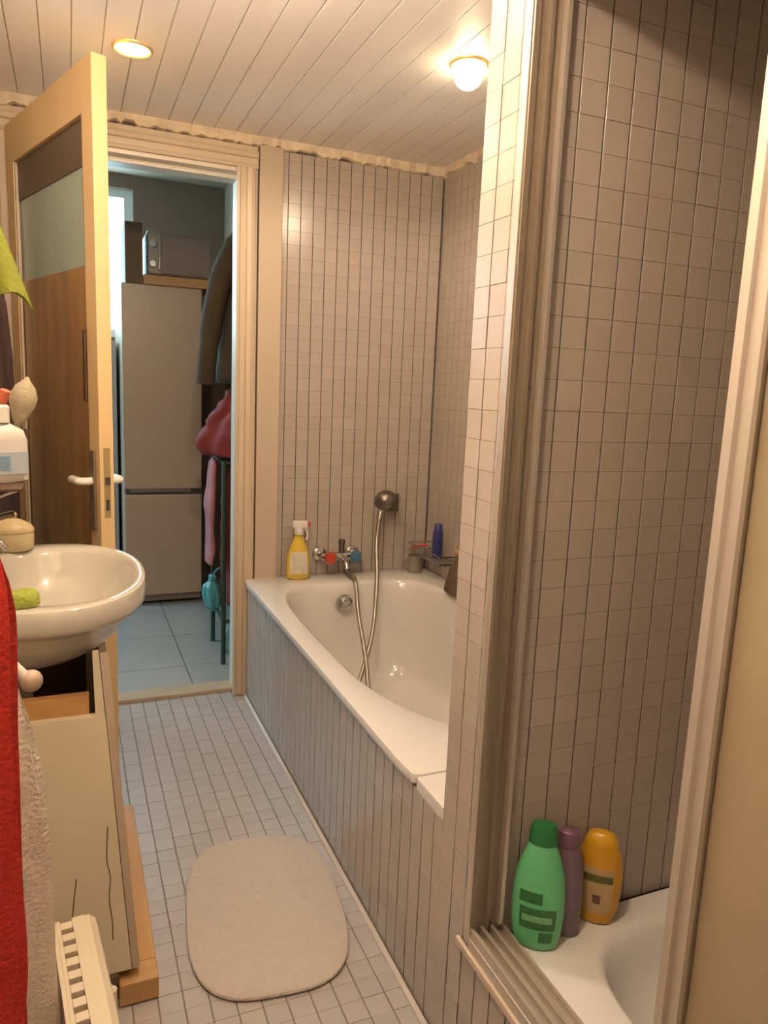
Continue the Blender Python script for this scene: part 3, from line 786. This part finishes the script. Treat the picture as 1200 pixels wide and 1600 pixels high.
# mitt hanging over the edge of the rack and down to the tub rim
t = tag(empty('bath_mitt', (1.33, 2.50, .50)), 'dark brown bath mitt draped by the tub corner beside partition', 'bath mitt')
bm = B(); rings = []
a32 = [2 * math.pi * i / 32 for i in range(32)]
for z, rx, ry, dx in ((.492, .034, .06, 0), (.50, .050, .075, 0), (.53, .050, .078, .003), (.57, .046, .072, .006), (.61, .038, .060, .01), (.635, .026, .045, .012), (.645, .010, .02, .012)):
    rings.append([p + Vector((.004 * math.sin(7 * a), .004 * math.cos(5 * a + z * 40), 0)) for p, a in zip(ray_ring(1.372 - .0 + dx, 2.415, rx, ry, 2.4, z, a32), a32)])
loft(bm, rings); obj('mitt_body', bm, mat('brown_sponge', (.10, .062, .034), .95, var=.4, scale=60, bump=.6, bscale=120), t, smooth=True)
bm = B(); rings = [[p for p in ray_ring(1.382, 2.415, rx, ry, 2.2, z, a32)] for z, rx, ry in ((.64, .022, .05), (.655, .032, .058), (.668, .024, .045), (.672, .006, .01))]
loft(bm, rings); obj('mitt_cuff', bm, mat('mitt_cuff', (.34, .20, .10), .9, var=.3, scale=40), t, smooth=True)
t = tag(empty('toothbrush_mug', (1.355, 2.79, .4905)), 'small grey mug on the tub ledge beside the rack', 'mug')
bm = B(); lathe(bm, [(.026, 0), (.029, .003), (.031, .075), (.029, .075), (.026, .006), (.004, .005)]); obj('mug_body', bm, mat('grey_glaze', (.24, .20, .165), .3), t, local=True, smooth=True)
bm = B(); tube(bm, smooth_path([(-.028, 0, .06), (-.048, 0, .055), (-.048, 0, .028), (-.028, 0, .02)], 5), .0045, 10); obj('handle', bm, mat('grey_glaze', (.24, .2, .165)), t, local=True, smooth=True)

# ---- the three bottles on the shower tray
GREEN = mat('green_plastic', (.12, .46, .21), .3, var=.06)
GREEND = mat('dark_green_plastic', (.018, .16, .05), .35, var=.1)
def face_cam(x, y):
    return math.atan2(y, x) - math.pi / 2      # local -y looks at the camera
zt = TRAY_Z + .0005
gx, gy = .742, .960
t = tag(empty('shampoo_bottle', (gx, gy, zt), face_cam(gx, gy)), 'large green shampoo bottle with dark green cap on the shower tray', 'bottle')
gp = [(.030, 0), (.038, .004), (.0435, .03), (.0465, .07), (.0460, .105), (.042, .14), (.034, .17), (.026, .192), (.023, .198)]
bm = B(); lathe(bm, gp, sx=1, sy=.55, n=36); obj('bottle_body', bm, GREEN, t, local=True, smooth=True)
bm = B(); lathe(bm, [(.0245, .1985), (.0255, .202), (.024, .222), (.020, .234), (.006, .238)], sx=1, sy=.62, n=30); obj('cap', bm, GREEND, t, local=True, smooth=True)
lab = mat('green_label', (.022, .13, .04), .4, var=.5, scale=70)
bm = B(); lathe_patch(bm, [(.0448, .045), (.0459, .06), (.0465, .07), (.0464, .085)], -math.pi * .72, -math.pi * .26, 1, .55); l1 = obj('label_band', bm, lab, t, local=True, smooth=True)
bm = B(); lathe_patch(bm, [(.0462, .095), (.0460, .105), (.0449, .115)], -math.pi * .74, -math.pi * .45, 1, .55); obj('label_mark', bm, lab, t, local=True, smooth=True)
bm = B(); lathe_patch(bm, [(.0418, .02), (.0435, .03), (.0444, .040)], -math.pi * .46, -math.pi * .28, 1, .55); obj('label_mark', bm, lab, t, local=True, smooth=True)
bm = B(); lathe_patch(bm, [(.0458, .060), (.0462, .066), (.0465, .072)], -math.pi * .68, -math.pi * .32, 1, .55, off=.0016); obj('label_text', bm, mat('label_text', (.16, .40, .18), .4, var=.6, scale=160), t, local=True, smooth=True)
px, py = .806, .970
t = tag(empty('shower_gel_bottle', (px, py, zt), face_cam(px, py)), 'muted purple bottle between the green and yellow bottles', 'bottle')
bm = B(); lathe(bm, [(.026, 0), (.031, .004), (.032, .06), (.031, .12), (.026, .155), (.019, .17)], sx=1, sy=.62, n=28); obj('bottle_body', bm, mat('purple_plastic', (.17, .115, .14), .35), t, local=True, smooth=True)
bm = B(); lathe(bm, [(.0195, .1705), (.020, .18), (.018, .20), (.008, .206)], sx=1, sy=.7); obj('cap', bm, mat('purple_cap', (.17, .085, .14), .35), t, local=True, smooth=True)
yx, yy = .884, .973
t = tag(empty('sun_lotion_bottle', (yx, yy, zt), face_cam(yx, yy)), 'yellow oval bottle with pale label on the shower tray', 'bottle')
yp = [(.018, 0), (.030, .004), (.0385, .03), (.0425, .065), (.0425, .10), (.038, .135), (.031, .155)]
YB2 = mat('amber_plastic', (.56, .28, .018), .3, var=.06)
bm = B(); lathe(bm, yp, sx=1, sy=.55, n=32); obj('bottle_body', bm, YB2, t, local=True, smooth=True)
bm = B(); lathe(bm, [(.0305, .1555), (.029, .166), (.022, .178), (.008, .183)], sx=1, sy=.6); obj('cap', bm, mat('amber_cap', (.62, .34, .02), .3), t, local=True, smooth=True)
bm = B(); lathe_patch(bm, [(.0375, .027), (.0408, .05), (.0425, .07), (.0425, .10), (.0405, .118)], -math.pi * .72, -math.pi * .28, 1, .55); obj('label', bm, mat('pale_label', (.46, .32, .15), .5, var=.15, scale=40), t, local=True, smooth=True)
bm = B(); lathe_patch(bm, [(.0425, .092), (.0425, .098), (.042, .106)], -math.pi * .70, -math.pi * .30, 1, .55, off=.0016); obj('label_band', bm, mat('olive_band', (.10, .10, .03), .5, var=.4, scale=120), t, local=True, smooth=True)
bm = B(); lathe_patch(bm, [(.0415, .050), (.042, .058), (.0424, .066)], -math.pi * .55, -math.pi * .45, 1, .55, off=.0016); obj('label_mark', bm, mat('brown_mark', (.16, .07, .05), .5), t, local=True, smooth=True)

# ================================================================== LEFT SIDE, things at the basin
def at(px_, py_, y):
    d = [(px_ - 600), (py_ - 800), FPX]
    v = Vector([sum(RC[r][k] * d[k] for k in range(3)) for r in range(3)])
    return CAM + v * (y / v.y)

# soap jar on the basin deck
jx, jy = -.132, 1.897
t = tag(empty('soap_jar', (jx, jy, BZ + .0006)), 'squat cream soap jar with knobbed lid on the basin rim', 'jar')
CRM = mat('cream_ceramic', (.52, .43, .26), .35, var=.06)
bm = B(); lathe(bm, [(.029, 0), (.034, .006), (.035, .035), (.034, .044)], n=30, sx=1.35); obj('jar_body', bm, CRM, t, local=True, smooth=True)
bm = B(); lathe(bm, [(.0355, .0445), (.036, .050), (.030, .062), (.016, .072), (.008, .076), (.009, .086), (.005, .092)], n=30, sx=1.35); obj('lid', bm, mat('cream_lid', (.52, .40, .22), .4), t, local=True, smooth=True)
# green sponge
sx2, sy2 = -.100, 1.424
t = tag(empty('sponge', (sx2, sy2, BZ + .0006), math.radians(8)), 'yellow green sponge lying on the near rim of the basin', 'sponge')
bm = B(); rings = []
a40 = [2 * math.pi * i / 40 for i in range(40)]
for s, z in ((.9, 0), (.99, .004), (1, .012), (.97, .020), (.85, .025), (.4, .027)):
    rings.append([p + Vector((0, 0, .002 * math.sin(3 * a))) * (0 if z == 0 else 1) for p, a in zip(ray_ring(0, 0, .042 * s, .026 * s, 3, z, a40), a40)])
loft(bm, rings); obj('sponge_body', bm, mat('green_sponge', (.30, .34, .05), .95, var=.2, scale=80, bump=.5, bscale=160), t, local=True, smooth=True)

# glass shelf with white bottle, brushes
SHZ = 1.075
t = tag(empty('wall_shelf', (XL, 1.52, SHZ)), 'dark narrow shelf on the left wall above the basin', 'shelf')
bm = B(); box(bm, (XL + .0005, 1.38, SHZ - .006), (-.078, 1.66, SHZ), .002); obj('shelf_board', bm, DARKWOOD, t)
for yy in (1.42, 1.60):
    bm = B(); tube(bm, [(XL + .001, yy, SHZ - .07), (-.085, yy, SHZ - .0065)], .004, 8); obj('bracket', bm, CHROME, t, smooth=True)
wx, wy = -.112, 1.46
t = tag(empty('lotion_bottle', (wx, wy, SHZ + .0005), math.radians(18)), 'white lotion bottle with pale blue label on the wall shelf', 'bottle')
WB = mat('white_bottle', (.50, .47, .43), .35, var=.03)
wp = [(.036, 0), (.042, .004), (.043, .04), (.042, .075), (.036, .092), (.018, .102), (.014, .105)]
bm = B(); lathe(bm, wp, sx=1, sy=.55, n=30); obj('bottle_body', bm, WB, t, local=True, smooth=True)
bm = B(); lathe(bm, [(.0145, .1055), (.0148, .133), (.012, .136)], n=20); obj('cap', bm, WP, t, local=True, smooth=True)
bm = B(); lathe_patch(bm, [(.0429, .016), (.043, .04), (.0428, .055)], -math.pi * .8, -math.pi * .15, 1, .55); lb = obj('label', bm, mat('pale_blue_label', (.34, .38, .42), .5, var=.1, scale=30), t, local=True, smooth=True)
bm = B(); lathe_patch(bm, [(.043, .024), (.043, .036), (.043, .048)], -math.pi * .62, -math.pi * .45, 1, .55, off=.0016); obj('label_print', bm, mat('label_blue_print', (.16, .24, .34), .5, var=.4, scale=120), t, local=True, smooth=True)
# cup with two brushes behind the bottle
cx_, cy_ = -.105, 1.585
t = tag(empty('brush_cup', (cx_, cy_, SHZ + .0005)), 'dark cup on the shelf holding two brushes', 'cup')
bm = B(); lathe(bm, [(.026, 0), (.028, .003), (.031, .085), (.029, .085), (.026, .006), (.004, .005)]); obj('cup_body', bm, DARKCHROME, t, local=True, smooth=True)
t = tag(empty('bath_brush', (cx_ + .01, cy_, SHZ + .01)), 'cream tufted brush standing up behind the lotion bottle', 'brush')
bm = B(); tube(bm, [(cx_ + .0, cy_, SHZ + .012), (cx_ + .012, cy_, SHZ + .09)], .004, 8); obj('handle', bm, WOOD, t, smooth=True)
bm = B(); M = Matrix.Translation((cx_ + .012, cy_, SHZ + .088)) @ Matrix.Rotation(math.radians(12), 4, 'Y')
lathe(bm, [(.005, 0), (.014, .02), (.023, .045), (.025, .062), (.018, .080), (.006, .094), (.002, .10)], M=M, n=18, sy=.8); obj('tuft', bm, mat('cream_tuft', (.36, .30, .20), .9, var=.2, scale=60, bump=.4), t, smooth=True)
t = tag(empty('toothbrush', (cx_ - .02, cy_, SHZ + .01)), 'orange red brush handle sticking up at the left edge', 'brush')
bm = B(); tube(bm, smooth_path([(cx_ - .008, cy_ - .004, SHZ + .012), (cx_ - .012, cy_ - .03, SHZ + .095), (cx_ - .014, cy_ - .04, SHZ + .125), (cx_ - .002, cy_ - .05, SHZ + .16)], 5), [.005] * 6 + [.009] * 10, 10); obj('handle', bm, mat('orange_plastic', (.55, .13, .05), .35), t, smooth=True)

# green cloth hanging from a peg, top left
t = tag(empty('wall_peg', (XL, 1.45, 1.56)), 'wooden peg on the left wall holding the green cloth', 'peg')
bm = B(); tube(bm, [(XL + .0005, 1.45, 1.515), (-.17, 1.45, 1.525), (-.11, 1.45, 1.535)], [.012, .010, .012], 12); obj('peg_rod', bm, WOOD, t, smooth=True)
t = tag(empty('face_cloth', (-.12, 1.43, 1.40)), 'lime green face cloth hanging at the upper left edge', 'cloth')
bm = B()
def f(u, v):
    zz = 1.535 - v * .135 + .02 * math.sin(u * 9) * v
    wd = .05 + .10 * v
    return Vector((-.135 + (u - .5) * wd * 1.05, 1.425 + .014 * math.sin(u * 14) * (.3 + v), zz - .07 * abs(u - .55) * v))
cloth(bm, f, 28, 20, .005); obj('cloth_sheet', bm, mat('lime_terry', (.16, .175, .014), .95, var=.2, scale=40, bump=.4, bscale=150), t, smooth=True)

# dark robe on the wall behind the door
t = tag(empty('bathrobe', (-.19, 2.35, .6)), 'dark plum bathrobe hanging in the corner behind the open door', 'bathrobe')
bm = B(); rings = []
for z, rx, ry in ((.70, .034, .10), (.72, .05, .12), (1.0, .05, .12), (1.3, .046, .11), (1.45, .036, .09), (1.52, .02, .04)):
    rings.append([p + Vector((.006 * math.sin(6 * a + z * 3), .008 * math.sin(5 * a), 0)) for p, a in zip(ray_ring(-.192, 2.30, rx, ry, 2.5, z, a40), a40)])
loft(bm, rings); obj('robe_body', bm, mat('plum_cloth', (.055, .03, .028), .9, var=.3, scale=12), t, smooth=True)
bm = B(); tube(bm, [(XL + .0005, 2.30, 1.53), (-.20, 2.30, 1.535), (-.19, 2.30, 1.515)], .006, 8); obj('hanging_loop', bm, DARKCHROME, t, smooth=True)

# towel rail with two arms
t = tag(empty('towel_rail', (XL, .92, 1.0)), 'two armed towel rail on the left wall near the camera', 'towel rail')
bm = B(); box(bm, (XL + .0005, .76, .84), (XL + .012, 1.06, 1.15), .004); obj('wall_plate', bm, CHROME, t)
bm = B(); tube(bm, [(XL + .01, .80, 1.108), (-.085, .80, 1.108)], .008, 12); obj('arm', bm, CHROME, t, smooth=True)
a0, a1 = at(10, 1030, 1.02), at(38, 1058, 1.02)
bm = B(); tube(bm, [(XL + .01, 1.02, a1.z + .06), (a0.x, 1.02, a0.z), (a1.x, 1.02, a1.z)], .008, 12); obj('arm', bm, WP, t, smooth=True)
bm = B(); lathe(bm, [(.002, -.0145), (.0075, -.0125), (.0115, -.009), (.014, -.004), (.014, .004), (.0115, .009), (.0075, .0125), (.002, .0145)], M=Matrix.Translation((a1.x + .008, 1.02, a1.z - .006)), n=16); obj('end_knob', bm, mat('knob', (.40, .31, .22), .4), t, smooth=True)

def hang(name, label, y0, thick, edge, zbot, material, amp=.006, xleft=XL + .02):
    """towel folded over an arm at depth y0; edge(z) gives its free (room side) edge x; the arm runs through its fold"""
    t = tag(empty(name, (-.15, y0, zbot)), label, 'towel')
    ztop = edge[0][1]
    def ex(z):
        for (xa, za), (xb, zb_) in zip(edge, edge[1:]):
            if zb_ <= z <= za: return xa + (xb - xa) * (za - z) / max(1e-6, za - zb_)
        return edge[-1][0]
    for s, nm in ((-1, 'front_fold'), (1, 'back_fold')):
        bm = B()
        def f(u, v):
            z = ztop - (ztop - zbot + (.03 if s > 0 else 0)) * v
            xr = ex(max(z, edge[-1][1]))
            x_ = xleft + (xr - xleft) * u
            k = min(1, v * 7)
            yy_ = y0 + s * (.012 * math.sqrt(k) + thick * k + amp * k * math.sin(u * 17 + s + 2 * v) + .5 * amp * math.sin(u * 31 + v * 5) * k)
            return Vector((x_, yy_, z))
        cloth(bm, f, 40, 36, .007)
        obj(nm, bm, material, t, smooth=True)
    return t
RED = mat('red_terry', (.36, .016, .005), .95, var=.25, scale=30, bump=.4, bscale=170)
BEI = mat('beige_terry', (.62, .53, .42), .95, var=.2, scale=30, bump=.5, bscale=170, sheen=.2)
e1 = [at(x_, y_, .80) for x_, y_ in ((-3, 862), (10, 905), (17, 960), (19, 1150), (30, 1350), (42, 1500), (40, 1585))]
hang('red_towel', 'bright red towel hanging at the left edge of the picture', .80, .006, [(p.x, p.z) for p in e1], e1[-1].z, RED)
e2 = [at(x_, y_, 1.02) for x_, y_ in ((24, 1062), (40, 1120), (60, 1220), (74, 1330), (82, 1430), (88, 1560), (90, 1690))]
hang('beige_towel', 'beige towel hanging behind the red towel beside the heater', 1.02, .006, [(p.x, p.z) for p in e2], e2[-1].z, BEI)

# ================================================================== HALL THINGS
# ---- fridge
t = tag(empty('fridge_freezer', (.468, 4.5, 0)), 'tall white two door fridge freezer in the hall', 'fridge')
FW = mat('fridge_enamel', (.45, .33, .25), .35, var=.03)
fx0, fx1, fy = .262, .676, 4.19
bm = B(); box(bm, (fx0, fy + .035, .02), (fx1, 4.80, 1.75), .006); obj('fridge_body', bm, FW, t)
bm = B(); box(bm, (fx0, fy, .665), (fx1, fy + .0345, 1.75), .006); obj('upper_door', bm, FW, t)
bm = B(); box(bm, (fx0, fy, .06), (fx1, fy + .0345, .632), .006); obj('lower_door', bm, FW, t)
bm = B(); box(bm, (fx0 + .01, fy + .012, .633), (fx1 - .01, fy + .0345, .664)); obj('handle_groove', bm, mat('groove_dark', (.06, .05, .045), .5), t)
bm = B(); box(bm, (fx0 + .03, fy + .004, .645), (fx1 - .06, fy + .012, .664), .002); obj('handle_lip', bm, mat('groove_grey', (.16, .14, .13), .4), t)
for xx in (fx0 + .05, fx1 - .05):
    bm = B(); lathe(bm, [(.018, .0005), (.018, .0195)], c=(xx, 4.26), n=14); obj('foot', bm, BLACKRUB, t)
bm = B(); box(bm, (fx0 + .01, fy + .02, .022), (fx1 - .01, fy + .0345, .058)); obj('kick_plate', bm, mat('kick', (.2, .16, .12), .6), t)
# board on top
bm = B(); box(bm, (.375, 4.18, 1.7508), (.745, 4.52, 1.80), .003)
tag(obj('wooden_board', bm, WOOD), 'orange pine board lying on top of the fridge', 'board')
# microwave
t = tag(empty('microwave_oven', (.55, 4.35, 1.801)), 'grey microwave oven standing on the board above the fridge', 'microwave')
MWM = mat('microwave_grey', (.34, .28, .24), .35, var=.08)
bm = B(); box(bm, (.40, 4.215, 1.808), (.72, 4.51, 2.03), .008); obj('oven_body', bm, MWM, t)
bm = B(); box(bm, (.468, 4.205, 1.815), (.714, 4.2145, 2.022), .003); obj('oven_door', bm, mat('microwave_door', (.27, .22, .19), .18), t)
bm = B(); box(bm, (.452, 4.19, 1.83), (.462, 4.20, 2.005), .003); box(bm, (.453, 4.199, 1.84), (.461, 4.2149, 1.855)); box(bm, (.453, 4.199, 1.98), (.461, 4.2149, 1.995)); obj('door_handle', bm, CHROME, t)
for z in (1.86, 1.96):
    bm = B(); M = Matrix.Translation((.425, 4.2148, z)) @ Matrix.Rotation(math.pi / 2, 4, 'X'); lathe(bm, [(.020, 0), (.020, .016), (.016, .02)], M=M, n=18); obj('knob', bm, CHROME, t, smooth=True)
for xx in (.43, .69):
    for yy in (4.25, 4.47):
        bm = B(); lathe(bm, [(.01, 1.8005), (.01, 1.8075)], c=(xx, yy), n=10); obj('foot', bm, BLACKRUB, t)
# carton
t = tag(empty('cardboard_carton', (.33, 4.3, 1.7505)), 'upright brown carton on the left of the fridge top', 'carton')
CB = mat('cardboard', (.17, .105, .065), .8, var=.12)
bm = B(); box(bm, (.285, 4.195, 1.7506), (.373, 4.50, 2.055), .002); obj('carton_body', bm, CB, t)
bm = B(); box(bm, (.288, 4.20, 2.0555), (.330, 4.495, 2.058)); obj('flap', bm, CB, t); bm = B(); box(bm, (.332, 4.20, 2.0555), (.370, 4.495, 2.058)); obj('flap', bm, CB, t)
# shelving beside the fridge
t = tag(empty('shelving_unit', (.0, 4.6, 0)), 'dark shelving unit left of the fridge, glimpsed past the door', 'shelf')
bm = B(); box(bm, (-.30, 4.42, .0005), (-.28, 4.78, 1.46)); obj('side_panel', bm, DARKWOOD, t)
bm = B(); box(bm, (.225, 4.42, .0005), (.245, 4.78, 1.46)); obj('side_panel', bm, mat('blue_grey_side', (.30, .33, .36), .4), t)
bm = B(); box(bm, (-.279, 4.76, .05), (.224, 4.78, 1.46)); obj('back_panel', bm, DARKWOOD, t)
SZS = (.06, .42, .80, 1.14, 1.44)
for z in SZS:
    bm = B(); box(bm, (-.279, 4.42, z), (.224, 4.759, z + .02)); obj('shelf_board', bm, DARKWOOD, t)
bm = B(); box(bm, (.10, 4.45, 1.1605), (.215, 4.70, 1.40), .002)
tag(obj('storage_box', bm, mat('maroon_box', (.20, .05, .03), .6)), 'maroon box on the top inner shelf beside the fridge', 'box')
bm = B(); box(bm, (.05, 4.45, .8205), (.20, 4.70, .95), .002)
tag(obj('storage_tin', bm, mat('steel_blue_tin', (.12, .16, .2), .35, .3)), 'steel blue tin on the middle shelf beside the fridge', 'tin')
t = tag(empty('water_bottle', (.18, 4.47, .0805)), 'blue plastic bottle on the bottom shelf beside the fridge', 'bottle')
bm = B(); lathe(bm, [(.03, 0), (.034, .004), (.034, .17), (.02, .21), (.012, .225)]); obj('bottle_body', bm, mat('blue_bottle', (.05, .22, .38), .25), t, local=True, smooth=True)
bm = B(); lathe(bm, [(.014, .2255), (.014, .243), (.01, .246)]); obj('cap', bm, WP, t, local=True, smooth=True)

# ---- coats and clothes at the right of the hall
t = tag(empty('coat_hook', (HX1, 3.40, 1.98)), 'metal coat hook on the hall wall above the olive coat', 'hook')
bm = B(); box(bm, (HX1 - .012, 3.38, 1.94), (HX1 - .0005, 3.42, 2.02), .002); obj('hook_plate', bm, DARKCHROME, t)
bm = B(); tube(bm, smooth_path([(HX1 - .011, 3.40, 1.96), (HX1 - .08, 3.40, 1.95), (HX1 - .16, 3.40, 1.96), (HX1 - .19, 3.40, 1.99)], 4), .006, 8); obj('hook_arm', bm, DARKCHROME, t, smooth=True)
def garment(name, label, cx, cy, secs, material, n=48, fold=.012, freq=7, cat='clothing', extra=None):
    t = tag(empty(name, (cx, cy, secs[-1][0])), label, cat)
    bm = B(); an = [2 * math.pi * i / n for i in range(n)]; rings = []; rw = random.uniform(0, 6)
    S = secs; secs = []
    for i_ in range(len(S) - 1):
        for k_ in range(5):
            q0, q1, q2, q3 = S[max(i_ - 1, 0)], S[i_], S[i_ + 1], S[min(i_ + 2, len(S) - 1)]; u_ = k_ / 5
            row = [q1[m_] + (q2[m_] - q1[m_]) * (u_ if m_ == 0 else u_ * u_ * (3 - 2 * u_)) for m_ in range(5)]
            secs.append(tuple(row))
    secs.append(S[-1])
    for z, rx, ry, dx, dy in secs:
        ring = ray_ring(cx + dx, cy + dy, rx, ry, 2.3, z, an)
        for p, a in zip(ring, an):
            k = fold * (math.sin(freq * a + z * 3 + rw) + .5 * math.sin((freq * 2 + 1) * a - z * 5) + .6 * math.sin(z * 55 + 3 * a)) * min(1, rx / .05)
            d_ = Vector((math.cos(a), math.sin(a), 0))
            p += d_ * k
        rings.append(ring)
    loft(bm, rings); obj('body', bm, material, t, smooth='all')
    return t
OL = mat('olive_cloth', (.042, .027, .010), .9, var=.35, scale=9)
tt = garment('olive_coat', 'dark olive coat hanging in the hall above the red jacket', .745, 3.40,
        [(1.955, .012, .02, 0, 0), (1.93, .04, .10, 0, 0), (1.86, .085, .20, 0, 0), (1.70, .11, .215, -.01, 0), (1.45, .13, .20, -.015, 0), (1.28, .14, .20, -.02, 0), (1.255, .13, .19, -.02, 0)], OL)
bm = B(); tube(bm, smooth_path([(.67, 3.26, 1.84), (.60, 3.24, 1.68), (.555, 3.23, 1.46), (.535, 3.23, 1.25)], 5), [.05] * 6 + [.046] * 5 + [.04] * 5, 14); obj('sleeve', bm, OL, tt, smooth=True)
# rack
t = tag(empty('clothes_stand', (.73, 3.35, 0)), 'dark green metal clothes stand on the hall floor', 'stand')
GM = mat('green_metal', (.035, .07, .05), .4, .2)
for xx, yy in ((.612, 3.20), (.622, 3.52), (.86, 3.20), (.86, 3.52)):
    bm = B(); tube(bm, [(xx, yy, 0.0005), (xx, yy, .925)], .011, 12); obj('post', bm, GM, t, smooth=True)
for (xa, ya), (xb, yb) in (((.612, 3.20), (.622, 3.52)), ((.86, 3.20), (.86, 3.52)), ((.612, 3.20), (.86, 3.20)), ((.622, 3.52), (.86, 3.52))):
    for z in (.20, .916):
        bm = B(); tube(bm, [(xa, ya, z), (xb, yb, z)], .009, 10); obj('rail', bm, GM, t, smooth=True)
garment('red_jacket', 'crumpled red jacket heaped on top of the green stand', .725, 3.36,
        [(.930, .10, .16, -.01, 0), (.945, .165, .21, -.01, 0), (1.01, .180, .22, -.015, 0), (1.08, .15, .20, .0, 0), (1.16, .115, .17, .015, 0), (1.22, .085, .12, .03, 0), (1.25, .04, .06, .03, 0)],
        mat('red_cloth', (.17, .014, .010), .85, var=.35, scale=12), fold=.018, freq=5)
garment('pink_shirt', 'dusty pink shirt hanging low on the green stand', .574, 3.33,
        [(.44, .006, .05, -.004, 0), (.45, .014, .075, -.004, .005), (.52, .018, .085, .004, .01), (.62, .013, .08, -.002, 0), (.72, .02, .085, -.004, -.01), (.83, .015, .07, .006, 0), (.90, .014, .06, .010, 0), (.925, .008, .04, .014, 0)], mat('pink_cloth', (.36, .14, .15), .9, var=.4, scale=10), fold=.004)
garment('maroon_trousers', 'maroon trousers hanging behind the pink shirt on the stand', .672, 3.36,
        [(.24, .02, .07, 0, 0), (.26, .032, .10, 0, 0), (.6, .034, .11, 0, 0), (.88, .03, .10, 0, 0), (.904, .02, .06, 0, 0)], mat('maroon_cloth', (.24, .045, .035), .9, var=.4, scale=8), fold=.007)
tb = garment('teal_bag', 'small teal carrier bag tied to the green stand', .565, 3.235,
        [(.25, .02, .03, .01, 0), (.275, .034, .045, .004, 0), (.32, .036, .05, 0, 0), (.36, .030, .04, -.004, 0), (.385, .014, .02, .0, 0), (.41, .016, .02, .004, 0)], mat('teal_plastic', (.06, .26, .30), .35, var=.2), fold=.005, cat='bag')
bm = B(); tube(bm, smooth_path([(.567, 3.235, .40), (.580, 3.225, .43), (.597, 3.205, .45)], 4), .004, 8); obj('bag_tie', bm, MATS['teal_plastic'], tb, smooth=True)
garment('green_bag', 'grey green bag standing on the floor under the clothes', .735, 3.36,
        [(.002, .07, .12, 0, 0), (.01, .09, .135, 0, 0), (.10, .085, .13, 0, 0), (.17, .06, .10, 0, 0), (.19, .03, .05, 0, 0)], mat('greygreen_plastic', (.12, .19, .17), .45, var=.3, scale=10), fold=.006, cat='bag')
